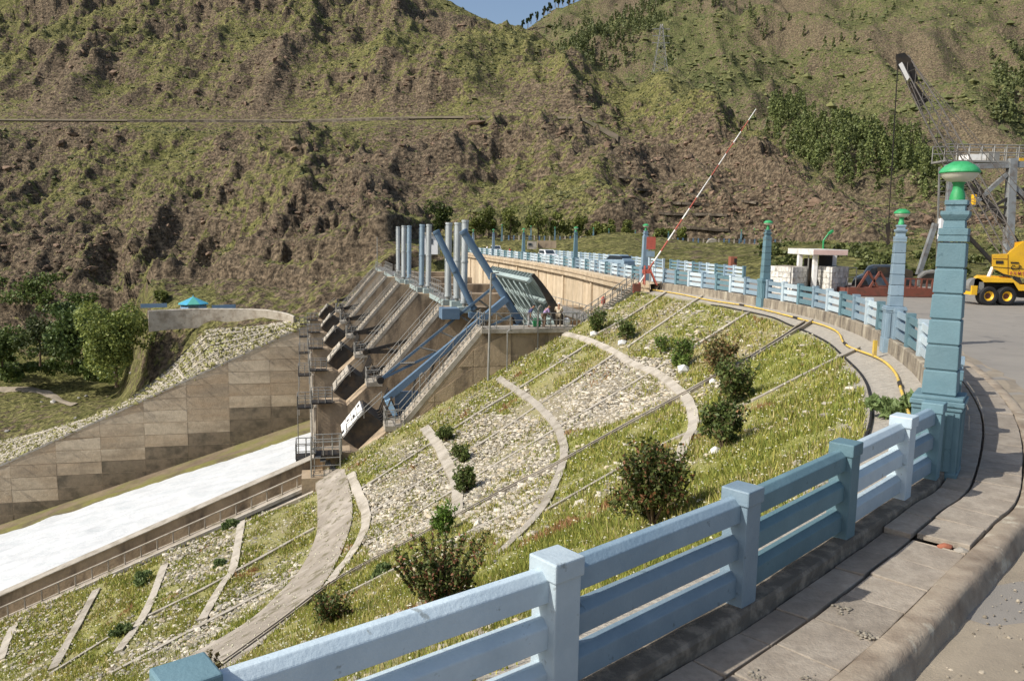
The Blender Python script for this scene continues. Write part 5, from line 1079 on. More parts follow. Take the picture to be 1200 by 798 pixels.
# conifers
def pines(name, P, Hh, label, k=60, size=1.2, tone=((.08, .105, .035), (.21, .24, .08))):
    P = np.asarray(P); n = len(P); idx = np.repeat(np.arange(n), k); h = np.asarray(Hh)[idx]; f = RNG.random(n*k)**.8; a = RNG.uniform(0, 6.283, n*k); lob = 1+.25*np.sin(a*3+idx)
    r = h*(.155*(1-f)**.7+.025)*lob*RNG.uniform(.5, 1, n*k); X = P[idx]+np.stack([r*np.cos(a), r*np.sin(a), h*(.15+.85*f)], -1)
    tn = foliage_tone(n*k, *tone)*RNG.uniform(.75, 1.25, (n, 1))[idx]; o = leaves(name, X, size, tn, None, asp=1.4); tag(o, label, 'wood', kind='stuff')
msk = ((PX2 > 890) & (PX2 < 1120) & (T2 > .9) & (T2 < 2.35)); U2, V2 = project(X2, Y2, Z2)
bnd = (V2 > np.interp(U2, [885, 905, 930, 960, 1000, 1060, 1110], [190, 128, 130, 150, 160, 168, 195])) & (V2 < np.interp(U2, [885, 930, 980, 1040, 1110], [165, 205, 228, 236, 238])) & (U2 > 888) & (U2 < 1112)
PP = on_grid(X2, Y2, Z2, 60000, bnd*np.clip(fbm(X2/25, Y2/25, 0, 3)*2-.35, 0, 1)*.9); PP = PP[RNG.permutation(len(PP))[:620]]; print('pines', len(PP))
pines('pine_forest', PP, RNG.uniform(6, 14, len(PP)), 'dark green pine wood on the slope behind the crane', 120, .75)
bnd2 = ((U2 > 640) & (U2 < 790) & (V2 > 0) & (V2 < 85))*np.clip(fbm(X2/60+3, Y2/60, 0, 3)*3-1.3, 0, 1)+((U2 > 1160) & (V2 > 60) & (V2 < 150))*.6+((U2 > 780) & (V2 < 60) & (V2 > -20))*np.clip(fbm(X2/50+3, Y2/90, 0, 3)*3-1.7, 0, 1)*.4
PP = on_grid(X2, Y2, Z2, 30000, bnd2); PP = PP[RNG.permutation(len(PP))[:1300]]; pines('far_pines', PP, RNG.uniform(6, 13, len(PP)), 'loose pines spread over the upper mountain', 50, 1.2, ((.09, .11, .04), (.18, .2, .08)))
# ridge pines, tall bare trunks with round tops: one object each
j = np.argmax(Z2/np.maximum(Y2, 1), axis=1)
ridge = [(X2[i, j[i]], Y2[i, j[i]], Z2[i, j[i]]) for i in range(X2.shape[0])]; ru = np.array([project(*[np.array(c_) for c_ in r_])[0] for r_ in ridge])
for k, px in enumerate([614, 617, 622, 627, 630, 634, 637, 641, 643, 646, 649, 652, 655, 660, 664, 667, 671, 675, 679, 684]):
    r_ = ridge[int(np.argmin(np.abs(ru-px)))]; h = RNG.uniform(9, 15); g = (r_[0]+RNG.normal(0, 1.5), r_[1]-RNG.uniform(0, 14), r_[2]-1)
    t = thing('ridge_pine', ('bare-trunked pine on the skyline ridge, '+['second', 'third', 'fourth', 'fifth', 'sixth', 'seventh', 'eighth', 'ninth', 'tenth', 'eleventh', 'twelfth', 'thirteenth', 'fourteenth', 'fifteenth', 'sixteenth', 'seventeenth', 'eighteenth', 'nineteenth', 'twentieth'][k-1]+' from the left') if k else 'lowest leftmost pine on the skyline ridge beside the sky', 'pine tree', g, 'pines on the skyline ridge')
    MB().tube(g, (g[0], g[1], g[2]+h*.9), .45, 6, .15).build('trunk', 'bark', t)
    leaves('crown', blob_pts(260, (g[0], g[1], g[2]+h*.62), (h*.2, h*.2, h*.4), 8), 1.3, foliage_tone(260, (.03, .05, .018), (.08, .11, .035)), t, asp=1.3)
# pylon on the spur
i_ = int(np.argmin(np.abs(PX1[:, 0]-773))); jj = int(np.argmax(np.where(T1[i_] < 8.6, Z1[i_]/Y1[i_], -9))); b = Vector((X1[i_, jj], Y1[i_, jj]-2, Z1[i_, jj]-1.5)); h = 23
t = thing('pylon', 'grey lattice power pylon on the rocky spur', 'pylon', b); wz = lambda f: 2.9*(1-f)**1.1+.45
for a, c in ((-1, -1), (1, -1), (1, 1), (-1, 1)):
    mb = MB()
    for k in range(8): f0, f1 = k/8, (k+1)/8; mb.tube(b+Vector((a*wz(f0), c*wz(f0), f0*h)), b+Vector((a*wz(f1), c*wz(f1), f1*h)), .16, 4)
    mb.build('leg', 'rail', t)
mb = MB()
for k in range(8):
    f0, f1 = k/8, (k+1)/8
    for (a, c), (a2, c2) in (((-1, -1), (1, -1)), ((1, -1), (1, 1)), ((-1, 1), (1, 1)), ((-1, -1), (-1, 1))):
        mb.tube(b+Vector((a*wz(f0), c*wz(f0), f0*h)), b+Vector((a2*wz(f1), c2*wz(f1), f1*h)), .09, 3); mb.tube(b+Vector((a2*wz(f0), c2*wz(f0), f0*h)), b+Vector((a*wz(f1), c*wz(f1), f1*h)), .09, 3)
mb.build('bracing', 'rail', t)
for f in (.62, .76, .9): MB().beam(b+Vector((-4.2, 0, f*h)), b+Vector((4.2, 0, f*h)), .3, .35).build('crossarm', 'rail', t)

# ================================================================== THINGS ON THE CREST
# boom barrier
bz = Vector(onZ(762, 333, 0)); bz = Vector((bz.x*.985, bz.y*.985, 0)); t = thing('boom_barrier', 'raised red and white boom barrier with its red trestle', 'barrier', bz)
tip = Vector(onY(886, 128, bz.y-1)); low = Vector(onY(742, 343, bz.y)); u_ = (tip-low)
n = 17
for k in range(n):
    a = low+u_*(k/n); c = low+u_*((k+1)/n); f = k/n; r = .062-.034*f; MB().tube(a, c, r, 8, r-.003).build('boom_section', 'red' if (k % 2 == 0) ^ (k > 9) else 'white', t)
piv = Vector(onY(757.5, 320, bz.y))
for dx in (-.42, .42):
    for dy in (-.35, .35): MB().tube(bz+Vector((dx, dy, 0)), (piv.x+dx*.3, piv.y+dy*.3, piv.z+.5), .045, 6).build('trestle_leg', 'red', t)
MB().box(piv+Vector((0, 0, .1)), (.5, .35, .25)).build('pivot_box', 'red', t)
MB().box(low+u_*.03, (.5, .5, .5)).build('counterweight', 'rust', t)
mb = MB(); mb.box(Vector(onY(763, 285, bz.y+1.5)), (.62, .05, .85)); t = thing('sign', 'plain red square sign on a post behind the boom barrier', 'sign', (bz.x, bz.y+1.5, 0)); mb.build('sign_board', 'red', t); c = onY(763, 285, bz.y+1.5); MB().tube((c[0], c[1]+.05, -.1), (c[0], c[1]+.05, c[2]), .04, 6).build('post', 'rail', t); MB().box((c[0], c[1], c[2]-.75), (.55, .05, .4)).build('lower_board', 'greyb', t)
# guard booth with stone enclosures
Yb = 50.0
def bx(m_, px0, px1, py0, py1, Y, dep, root, name, mb=None, bev=0):
    a = onY(px0, py1, Y); b = onY(px1, py0, Y); mm = MB(); mm.box(((a[0]+b[0])/2, Y+dep/2, (a[2]+b[2])/2), (abs(b[0]-a[0]), dep, abs(b[2]-a[2]))); return mm.build(name, m_, root, bevel=bev)
t = thing('guard_booth', 'small white guard booth with a wide flat roof and open sides', 'booth', onY(958, 340, Yb))
bx('white', 953, 994, 293, 299, Yb-.6, 4.6, t, 'roof_slab'); bx('roofshade', 953.3, 993.7, 293.6, 298.5, Yb-.63, .03, t, 'roof_front_shade')  # thin pinkish front strip: shade of the roof's front face put into colour
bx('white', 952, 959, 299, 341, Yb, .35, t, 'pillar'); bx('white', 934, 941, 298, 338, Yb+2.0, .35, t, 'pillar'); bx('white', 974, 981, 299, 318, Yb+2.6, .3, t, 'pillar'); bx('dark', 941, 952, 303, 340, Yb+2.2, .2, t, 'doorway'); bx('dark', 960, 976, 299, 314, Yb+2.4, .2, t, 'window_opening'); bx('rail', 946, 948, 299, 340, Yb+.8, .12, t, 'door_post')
MT['stonew'] = mat('whitewashed stone', (.66, .64, .59), c2=(.38, .35, .3), s2=2.6, t2=.56, w2=.06, bump=.8, bs=5, rnd=.15)
random.seed(5)
def stone_wall(label, pa, pc, pb, py1, Y, back=2.4):
    A = Vector(onY(pa, py1, Y+back)); C = Vector(onY(pc, py1, Y)); B = Vector(onY(pb, py1, Y+back*.8)); z0, z1 = -.2, C.z
    t = thing('stone_enclosure', label, 'wall', (C.x, C.y, -.15), 'whitewashed stone walls by the booth')
    D_ = Vector((A.x+B.x-C.x, A.y+B.y-C.y, 0)); P4 = [A, C, B, D_]; V = [(q.x, q.y, z) for z in (z0, z1-.02) for q in P4]
    MB().add(V, [(0, 1, 2, 3), (4, 5, 6, 7), (0, 1, 5, 4), (1, 2, 6, 5), (2, 3, 7, 6), (3, 0, 4, 7)]).build('wall_core', 'conc', t)
    for P_, Q_ in ((A, C), (C, B)):
        d_ = Vector((Q_.x-P_.x, Q_.y-P_.y, 0)); ln = d_.length; d_.normalize(); n_ = Vector((d_.y, -d_.x, 0)); rows_ = 5
        for r_ in range(rows_):
            za = z0+(z1-z0)*r_/rows_; zb = z0+(z1-z0)*(r_+1)/rows_; x = 0
            while x < ln-.05:
                l_ = min(random.uniform(.32, .7), ln-x); q = Vector((P_.x, P_.y, (za+zb)/2))+d_*(x+l_/2)
                MB().box(q, (l_-.02, .14+random.uniform(0, .05), zb-za-.02), (d_, n_, (0, 0, 1))).build('stone', 'stonew', t); x += l_
stone_wall('whitewashed stone enclosure left of the booth doorway', 903, 928, 945, 313, Yb-1.2)
stone_wall('whitewashed stone enclosure right of the booth pillar', 957, 974, 993, 313, Yb-.8)
t = thing('notice_frame', 'thin grey metal frame standing right of the stone enclosure', 'frame', onY(998, 338, 50)); a, b = onY(993, 336, 50), onY(1004, 314, 50)
for z in (a[2], (a[2]+b[2])/2, b[2]): MB().tube((a[0], 50, z), (b[0], 50, z), .03, 5).build('bar', 'rail', t)
for x in (a[0], b[0]): MB().tube((x, 50, -.17), (x, 50, b[2]), .03, 5).build('upright', 'rail', t)
t = thing('street_light', 'green single-arm street light behind the guard booth', 'street light', onY(965, 300, 62)); p0 = onY(965, 305, 62); p1 = onY(965, 282, 62); p2 = onY(971, 274, 62); MB().tube((p0[0], p0[1], -.2), p1, .07, 7).build('pole', 'green', t); MB().tube(p1, p2, .06, 7).build('arm', 'green', t); MB().beam(p2, onY(976, 270.5, 62), .28, .16).build('lantern', 'green', t)
# red steel frame with truck and tank
t = thing('lifting_rig', 'rust red steel lifting frame lying on the plaza floor', 'steel frame', onY(1050, 342, 49)); Yf = 48.5; a = onY(993, 341, Yf)[0]; b = onY(1100, 344, Yf)[0]
for y in (Yf, Yf+2.6): MB().box(((a+b)/2, y, .12), (b-a, .25, .5)).build('side_beam', 'rust', t)
for x in np.linspace(a, b, 7): MB().box((x, Yf+1.3, .12), (.2, 2.35, .4)).build('cross_beam', 'rust', t)
for x in (a+1.2, a+1.9): MB().beam((x-.6, Yf, .3), (x, Yf, 1.35), .12, .12).build('bracket', 'rust', t); MB().beam((x+.7, Yf, .3), (x, Yf, 1.35), .12, .12).build('bracket', 'rust', t)
for k in range(6): x = a+(b-a)*(.62+.06*k); MB().box((x, Yf-.02, .6), (.08, .1, .75)).build('rail_post', 'rust', t)
MB().box((a+(b-a)*.79, Yf, .95), ((b-a)*.36, .1, .08)).build('rail_bar', 'rust', t)
t = thing('blue_truck', 'old blue truck parked behind the rust red steel frame', 'truck', onY(1035, 338, 53)); Yt = 53.0
def px_poly(name, m_, P, Y, dep, root, bev=0):
    mb = MB(); V = [onY(x, y, Y) for x, y in P]; sh_ = sum(v[0] for v in V)/len(V)/Y*dep*.9; V2_ = [(v[0]+sh_, Y+dep, v[2]) for v in V]; n = len(P); mb.add(V+V2_, [(i, (i+1) % n, n+(i+1) % n, n+i) for i in range(n)]+[tuple(range(n))[::-1], tuple(range(n, 2*n))]); return mb.build(name, m_, root, bevel=bev)
px_poly('bonnet', 'oldblue', [(1000, 332), (1003, 326), (1012, 322), (1012, 336), (1000, 336)], Yt, 2.2, t); px_poly('cab', 'oldblue', [(1012, 336), (1012, 322), (1018, 313), (1024, 311), (1046, 311), (1046, 336)], Yt, 2.2, t); px_poly('window', 'glass', [(1018, 321), (1021, 315), (1027, 314), (1027, 321)], Yt-.04, .03, t); px_poly('load', 'dark', [(1028, 324), (1028, 313), (1046, 313), (1062, 316), (1070, 318), (1070, 328), (1028, 328)], Yt-.1, 2.3, t)
px_poly('body', 'oldblue', [(1020, 336), (1020, 325), (1072, 326), (1072, 337)], Yt-.15, .1, t)
for px in (1008, 1048, 1060): c = onY(px, 336, Yt-.2); mb = MB(); mb.tube((c[0], Yt-.3, .28), (c[0], Yt+.1, .28), .46, 18); mb.build('wheel', 'black', t)
t = thing('tank', 'grey half-round steel tank lying behind the red frame', 'tank', onY(1092, 338, 51)); px_poly('shell', 'rail', [(1074, 334), (1076, 325), (1083, 319), (1094, 317), (1104, 319), (1110, 326), (1111, 336), (1074, 336)], 51, 2.2, t, .05); px_poly('end_band', 'dark', [(1078, 332), (1080, 325), (1086, 321), (1096, 320), (1104, 324), (1106, 332)], 50.95, .04, t)
# yellow mobile crane
Yc = 43.2; t = thing('mobile_crane', 'yellow mobile crane, cut off by the right edge, with a long black lattice boom', 'crane', onY(1170, 352, Yc))
px_poly('superstructure', 'yellow', [(1163.5, 299), (1181, 298), (1190, 290), (1200, 283), (1216, 280), (1262, 282), (1262, 326), (1200, 326), (1176, 321), (1163.5, 314)], Yc+.1, 2.7, t, 0)
px_poly('panel_line', 'dark', [(1163.6, 312.4), (1262, 320.2), (1262, 320.8), (1163.6, 313)], Yc+.08, .03, t)
px_poly('engine_cap', 'yellow', [(1189, 291), (1190, 284), (1199, 283), (1199, 287)], Yc+.6, .8, t)
px_poly('chassis', 'yellow', [(1140, 338), (1142, 327), (1146, 324.5), (1186, 326.5), (1196, 334), (1262, 336), (1262, 341), (1194, 341), (1188, 331.5), (1148, 331), (1146, 343), (1140, 341)], Yc-.1, 2.8, t, .02)
px_poly('underframe', 'dark', [(1150, 332), (1262, 336), (1262, 350), (1196, 349), (1150, 343)], Yc+.45, 1.9, t)
for px in (1157.3, 1178.6, 1222, 1243):
    c = onY(px, 341.3, Yc); r = .51
    mb = MB(); mb.lathe([(0, 0)], (0, 0, 0), 3) if False else None
    ring = [(0, .16), (.2, .16), (.24, .1), (.36, .1), (.4, .16), (r-.04, .17), (r, .08), (r, -.3), (0, -.3)]
    def wheel(nm, prof, m_, par=None):
        V = [(c[0]+q[0]*math.cos(a), Yc-.05-q[1], r-.17+q[0]*math.sin(a)) for q in prof for a in np.linspace(0, 2*math.pi, 25)[:-1]]; F = [(i*24+k, i*24+(k+1) % 24, (i+1)*24+(k+1) % 24, (i+1)*24+k) for i in range(len(prof)-1) for k in range(24)]; return MB().add(V, F).build(nm, m_, par or t, smooth=False)
    ty = wheel('tyre', [(.24, .02), (.27, .12), (.34, .17), (r-.05, .17), (r, .1), (r, -.3), (.2, -.3)], 'black'); wheel('rim', [(.15, .02), (.19, .05), (.24, .1), (.265, .12)], 'yellow', ty); wheel('hub', [(0, .05), (.1, .05), (.15, .0), (.18, -.02)], 'rust', ty)
c = onY(1143, 335, Yc); mb = MB(); mb.tube((c[0], Yc-.1, c[2]), (c[0], Yc+.35, c[2]), .42, 16); mb.build('hose_reel', 'rail', t); c = onY(1140, 340, Yc); MB().box((c[0]-.02, Yc+.9, c[2]), (.3, 2.2, .5)).build('bumper', 'yellow', t)
MB().tube(onY(1158, 325, Yc+.3), onY(1163, 314, Yc+.6), .1, 8).build('jack', 'white', t)
def text(s_, px, py, Y, size, m_, root, name='lettering'):
    cu = bpy.data.curves.new(name, 'FONT'); cu.body = s_; cu.size = size; cu.extrude = .004; cu.offset = .006; cu.align_x = 'LEFT'; o = bpy.data.objects.new(name, cu); COL.objects.link(o); c = Vector(onY(px, py, Y)); o.parent = root; o.location = c-root.location; o.rotation_euler = (R(90), 0, 0); cu.materials.append(MT[m_]); me = bpy.data.meshes.new_from_object(o); q = bpy.data.objects.new(name, me); COL.objects.link(q); q.parent = root; q.location = o.location; q.rotation_euler = o.rotation_euler; bpy.data.objects.remove(o); return q
px_poly('panel_line', 'rust', [(1181, 298.5), (1181.5, 298.5), (1181.5, 321), (1181, 321)], Yc+.08, .03, t); px_poly('panel_line', 'rust', [(1163.8, 303), (1181, 303.4), (1181, 303.9), (1163.8, 303.5)], Yc+.08, .03, t); px_poly('grille', 'dark', [(1167, 305.5), (1176, 305.8), (1176, 309.5), (1167, 309.2)], Yc+.075, .03, t); px_poly('logo_bar', 'black', [(1184.4, 307), (1194, 307.4), (1194, 309), (1184.4, 308.6)], Yc+.06, .03, t); text('C::P', 1184.5, 316.2, Yc+.07, .34, 'black', t); text('F X M S', 1183.5, 322, Yc+.07, .24, 'red', t)
# lattice boom
A0 = Vector(onY(1196, 318, Yc+1.4)); A1 = Vector(onY(1057, 68, 49)); ud = (A1-A0).normalized(); sx_ = Vector((0, 1, 0)); sy_ = ud.cross(sx_).normalized(); ln = (A1-A0).length; nseg = 15
def cp(i, a, b): f = i/nseg; w_ = .4 if .12 < f < .72 else (.2+.2*min(1, f/.12) if f <= .12 else .4-.15*(f-.72)/.28); return A0+ud*ln*f+sx_*a*w_+sy_*b*w_
for a, b in ((-1, -1), (1, -1), (1, 1), (-1, 1)):
    mb = MB(); [mb.tube(cp(i, a, b), cp(i+1, a, b), .04, 5) for i in range(nseg)]; mb.build('boom_chord', 'boom', t)
mb = MB()
for i in range(nseg):
    for (a, b), (c_, d_) in (((-1, -1), (1, -1)), ((1, -1), (1, 1)), ((1, 1), (-1, 1)), ((-1, 1), (-1, -1))): mb.tube(cp(i, a, b), cp(i+1, c_, d_), .02, 4); mb.tube(cp(i, a, b), cp(i, c_, d_), .018, 4)
mb.build('boom_lacing', 'boom', t)
px_poly('boom_head', 'dark', [(1050, 64), (1060, 62), (1068, 70), (1076, 92), (1070, 94), (1062, 84), (1052, 76)], 48.6, .8, t); px_poly('boom_plate', 'white', [(1053, 76), (1057, 73), (1066, 91), (1063, 95)], 48.3, .06, t); px_poly('boom_web', 'dark', [(1064, 96), (1072, 96), (1088, 118), (1078, 126), (1070, 116)], 48.6, .12, t)
for dx in (0, 3): MB().tube(onY(1052+dx*.3, 72, 48.5), onY(1041+dx*.2, 262, 48.5), .018, 4).build('hoist_rope', 'dark', t)
px_poly('hook_block', 'dark', [(1038.5, 262), (1043, 262), (1044, 272), (1042, 280), (1043.5, 285), (1040, 288), (1038, 284), (1040, 280), (1038, 272)], 48.3, .3, t)
for (a, b) in (((1062, 66), (1230, 262)), ((1064, 70), (1225, 268)), ((1060, 80), (1108, 200))): MB().tube(onY(*a, 48.8), onY(*b, 46), .02, 4).build('pendant_line', 'boom', t)
# steel gantry behind the crane
t = thing('steel_gantry', 'grey steel gantry with a railed top deck behind the crane', 'gantry', onY(1150, 338, 56)); Yg = 55.0
def gm(x0, y0, x1, y1, w_, name, m_='gantry', Y0=Yg, Y1=None): MB().beam(onY(x0, y0, Y0), onY(x1, y1, Y1 or Y0), w_, w_).build(name, m_, t)
for Y_ in (Yg, Yg+1.6):
    gm(1108, 196, 1222, 193, .35, 'deck_beam', 'gantry', Y_, Y_); gm(1186, 186, 1181, 300, .5, 'column', 'gantry', Y_, Y_); gm(1181, 300, 1196, 338, .3, 'leg_brace', 'dark', Y_, Y_); gm(1114, 196, 1106, 338, .32, 'column', 'gantry', Y_, Y_); gm(1101, 196, 1097, 338, .1, 'guide_rail', 'rail', Y_, Y_)
    gm(1118, 200, 1182, 262, .26, 'brace', 'dark', Y_, Y_); gm(1180, 204, 1116, 262, .26, 'brace', 'gantry', Y_, Y_); gm(1120, 262, 1190, 335, .22, 'brace', 'dark', Y_, Y_); gm(1140, 210, 1225, 330, .2, 'brace', 'dark', Y_, Y_); gm(1096, 262, 1076, 322, .3, 'outrigger', 'gantry', Y_, Y_)
    gm(1150, 250, 1214, 214, .18, 'brace', 'dark', Y_, Y_); gm(1188, 218, 1230, 262, .3, 'brace', 'gantry', Y_, Y_); gm(1190, 232, 1240, 232, .22, 'brace', 'dark', Y_, Y_); gm(1116, 240, 1186, 244, .16, 'brace', 'dark', Y_, Y_)
mb = MB(); a, b = onY(1106, 193, Yg), onY(1222, 190, Yg); mb.box(((a[0]+b[0])/2, Yg+.8, a[2]+.25), (b[0]-a[0], 1.8, .12)); mb.build('top_deck', 'rail', t)
for Y_ in (Yg, Yg+1.6):
    for z in (.55, 1.05): MB().tube((a[0], Y_, a[2]+.3+z), (b[0], Y_, a[2]+.3+z), .04, 5).build('rail_bar', 'rail', t)
    for x in np.linspace(a[0], b[0], 9): MB().tube((x, Y_, a[2]+.3), (x, Y_, a[2]+1.35), .04, 5).build('rail_post', 'rail', t)
bx('white', 1136, 1156, 181, 190, Yg+1.2, 1.4, t, 'winch_cover'); bx('rail', 1158, 1172, 178, 190, Yg+1, 1.2, t, 'winch'); bx('whitec', 1101, 1107, 256, 280, Yg-.4, .4, t, 'control_box'); bx('yellow', 1140.5, 1144.5, 228, 240, Yg-.8, .3, t, 'hook_block')
mb = MB()
for k in range(22): y_ = 200+k*6.2; mb.tube(onY(1100, y_, Yg-.2), onY(1107, y_, Yg-.2), .025, 4)
mb.build('ladder_rungs', 'rail', t)
for x_ in (1122, 1128): MB().tube(onY(x_, 196, Yg-.3), onY(x_+2, 335, Yg-.3), .03, 4).build('cable', 'dark', t)
gy = thing('yellow_beam', 'yellow steel beam end showing at the right edge above the crane', 'beam', onY(1195, 190, 58)); MB().beam(onY(1192, 190, 58), onY(1260, 192, 58), .5, .5).build('beam', 'yellow', gy)

# cars
def car(x, y, rz, label, m_='whitec', estate=False, z=-.165):
    t = thing('parked_car', label, 'car', (x, y, z), 'cars on the dam', rz); c, s_ = math.cos(rz), math.sin(rz); W = lambda p_: (x+p_[0]*c-p_[1]*s_, y+p_[0]*s_+p_[1]*c, z+p_[2])
    ln = 2.1 if estate else 1.9; prof = [(-ln, .35), (-ln, .85), (-ln+.1, 1.0), (-ln+.25, 1.05), (ln-1.1, 1.0), (ln-.2, .85), (ln, .7), (ln, .35)]
    def ext(P, hw, hw2=None): hw2 = hw2 or hw; n = len(P); mb = MB(); mb.add([W((a, -hw, b)) for a, b in P]+[W((a, hw, b)) for a, b in P], [(i, (i+1) % n, n+(i+1) % n, n+i) for i in range(n)]+[tuple(range(n))[::-1], tuple(range(n, 2*n))]); return mb
    ext(prof, .84).build('body', m_, t, bevel=.05)
    r_ = [(-ln+.15, 1.0), (-ln+.35 if estate else -ln+.8, 1.5), (-ln+.6, 1.56) if estate else (-ln+1.0, 1.54), (.35, 1.54), (1.0, 1.0)]
    ext(r_, .72).build('cabin', m_, t, bevel=.05); r2_ = [(-ln+.33, 1.04), (-ln+.5, 1.42), (.3, 1.44), (.78, 1.04)]; ext(r2_, .735).build('side_window', 'glass', t)
    mb = MB(); mb.add([W((.99, -.6, 1.03)), W((.99, .6, 1.03)), W((.42, .56, 1.48)), W((.42, -.56, 1.48))], [(0, 1, 2, 3)]); o = mb.build('windscreen', 'glass', t); o.location = Vector((.03, 0, .02))
    for a in (-ln+.75, ln-.8):
        for b in (-.8, .8): mb = MB(); mb.tube(W((a, b-.1, .32)), W((a, b+.1, .32)), .32, 14); mb.build('wheel', 'black', t)
    for b in (-.6, .6): mb = MB(); mb.box(W((ln, b, .68)), (.12, .3, .14)); mb.build('headlight', 'glob', t)
def at_px(px, py, Y): q = onY(px, py, Y); return q[0], Y
def on_road(px, off, lo=57.0):
    ss = np.linspace(s_near(9.5, lo), SEND-2, 500); P_ = np.array([cpt(v, off) for v in ss]); u = project(P_[:, 0], P_[:, 1], P_[:, 2])[0]; k = int(np.argmin(np.abs(u-px))); t_, n_ = frame(ss[k]); return P_[k, 0], P_[k, 1], math.atan2(t_.y, t_.x)
x, y, a_ = on_road(642, 4.0); car(x, y, a_+math.pi+.06, 'white estate car on the dam crest', estate=True)
x, y, a_ = on_road(581, 4.2); car(x, y, a_+math.pi, 'white hatchback farther along the dam, near its left end')
x, y, a_ = on_road(722, 5.5); car(x, y, a_+.5, 'dark grey car half hidden by the crest railing left of the barrier', 'greyb')
t = thing('delivery_truck', 'small beige box truck behind the railing on the far dam road', 'truck', onY(627, 292, 125)); bx('conc_lt', 618, 629, 283, 292, 125, 2, t, 'cargo_box'); bx('pier', 630, 652, 282.5, 291, 127, 2, t, 'cargo_box'); bx('glass', 619, 623, 285, 288, 124.9, .05, t, 'window')
for px in (620, 626, 636, 648): c = onY(px, 293, 125); MB().tube((c[0], 124.8, .25), (c[0], 125.1, .25), .42, 12).build('wheel', 'black', t)

# people
def person(foot, face, label, shirt, trousers, bend=0.0, hat=None, h=1.7, arms='down', group=None, seated=False):
    """foot = world point between the feet, face = heading in radians, bend = forward lean"""
    t = thing('person', label, 'person', foot, group); c, s_ = math.cos(face), math.sin(face); k = h/1.7
    def W(f, r_, z): return (foot[0]+(c*f+s_*r_)*k, foot[1]+(s_*f-c*r_)*k, foot[2]+z*k)
    hz = .9; sb, cb = math.sin(bend), math.cos(bend)
    def U(f, r_, z): return W(f*cb+z*sb, r_, hz+z*cb-f*sb)  # torso space
    sk = {}; N = []; E_ = []; RR = []
    def add(nm, p_, r_, par=None):
        sk[nm] = len(N); N.append(p_); RR.append(r_*k)
        if par: E_.append((sk[par], sk[nm]))
    add('hip', U(0, 0, 0), .13); add('waist', U(.0, 0, .18), .12, 'hip'); add('chest', U(.01, 0, .38), .14, 'waist'); add('neck', U(.02, 0, .54), .055, 'chest'); add('headb', U(.05, 0, .62), .085, 'neck'); add('head', U(.06, 0, .71), .095, 'headb'); add('crown', U(.05, 0, .78), .06, 'head')
    for sg, n_ in ((-1, 'l'), (1, 'r')):
        add('sh'+n_, U(0, sg*.19, .46), .065, 'chest')
        if arms == 'down': el, ha = U(.06, sg*.24, .2), U(.18, sg*.22, -.02)
        else: el, ha = U(.18, sg*.25, .28), U(.42, sg*.16, .22)
        add('el'+n_, el, .045, 'sh'+n_); add('wr'+n_, ha, .032, 'el'+n_); add('ha'+n_, tuple(np.array(ha)+(np.array(ha)-np.array(el))*.35), .03, 'wr'+n_)
        add('th'+n_, W(0, sg*.10, .86), .085, 'hip'); add('kn'+n_, W(.03+(.04 if sg > 0 else 0), sg*.12, .47), .058, 'th'+n_); add('an'+n_, W(-.02, sg*.13, .09), .042, 'kn'+n_); add('to'+n_, W(.16, sg*.14, .04), .038, 'an'+n_)
    def skin(nm, names, m_, grow=0.0, col=None):
        idx = [sk[n_] for n_ in names]; mp = {a: b for b, a in enumerate(idx)}; me = bpy.data.meshes.new(nm); V = [Vector(N[i])-Vector(foot) for i in idx]
        if nm == 'trousers': pass
        me.from_pydata(V, [(mp[a], mp[b]) for a, b in E_ if a in mp and b in mp], []); o = bpy.data.objects.new(nm, me); COL.objects.link(o); o.parent = t
        o.modifiers.new('skin', 'SKIN'); o.modifiers.new('sub', 'SUBSURF').levels = 1; o.modifiers['sub'].render_levels = 1
        sd_ = me.skin_vertices[0].data
        for j_, i in enumerate(idx): sd_[j_].radius = (RR[i]+grow, RR[i]+grow)
        sd_[0].use_root = True; me.materials.append(m_); return o
    skin('body', list(sk), MT['skin']); skin('shirt', ['hip', 'waist', 'chest', 'shl', 'ell', 'shr', 'elr'], shirt, .02); skin('trousers', ['hip', 'thl', 'knl', 'anl', 'thr', 'knr', 'anr'], trousers, .02)
    hd = N[sk['head']]; o = raw('hat' if hat else 'hair', ICO_V*np.array((.115, .115, .085))*k+np.array(hd)+np.array((0, 0, .055)), [tuple(f) for f in ICO_F], hat or 'black', t); o.modifiers.new('sub', 'SUBSURF').levels = 2
    return t
cl = {n_: mat('cloth '+n_, c_, bump=.2, rnd=0) for n_, c_ in dict(purple=(.33, .24, .42), cream=(.55, .46, .33), navy=(.05, .06, .14), khaki=(.3, .24, .17), brown=(.16, .11, .08), white=(.7, .7, .68), red=(.5, .05, .04), grey=(.3, .3, .3)).items()}
zf_ = -3.06
def plat(px, py=386, y=.45):
    D = ray(px, py); v = (y+Q(0)@QV)/(D[0]*QV[0]+D[1]*QV[1]); return (D[0]*v, D[1]*v, zf_)
person(plat(654), R(80), 'worker in a cream shirt and light cap standing at the platform railing', cl['cream'], cl['khaki'], .28, 'white', 1.72, 'fwd', 'workers on the platform')
person(plat(637), R(20), 'worker in a purple shirt bending towards the man in cream', cl['purple'], cl['brown'], .55, None, 1.68, 'fwd', 'workers on the platform')
person(plat(619, 386, .2), R(0), 'worker in dark blue stooping left of the man in purple', cl['navy'], cl['grey'], .5, None, 1.66, 'down', 'workers on the platform')
g = plat(629, 386, -.1); tag(MB().lathe([(.0, 0), (.25, .0), (.3, .35), (.22, .55), (.0, .6)], g, 14).build('drum', 'green', smooth=True), 'round green drum between the workers', 'drum')
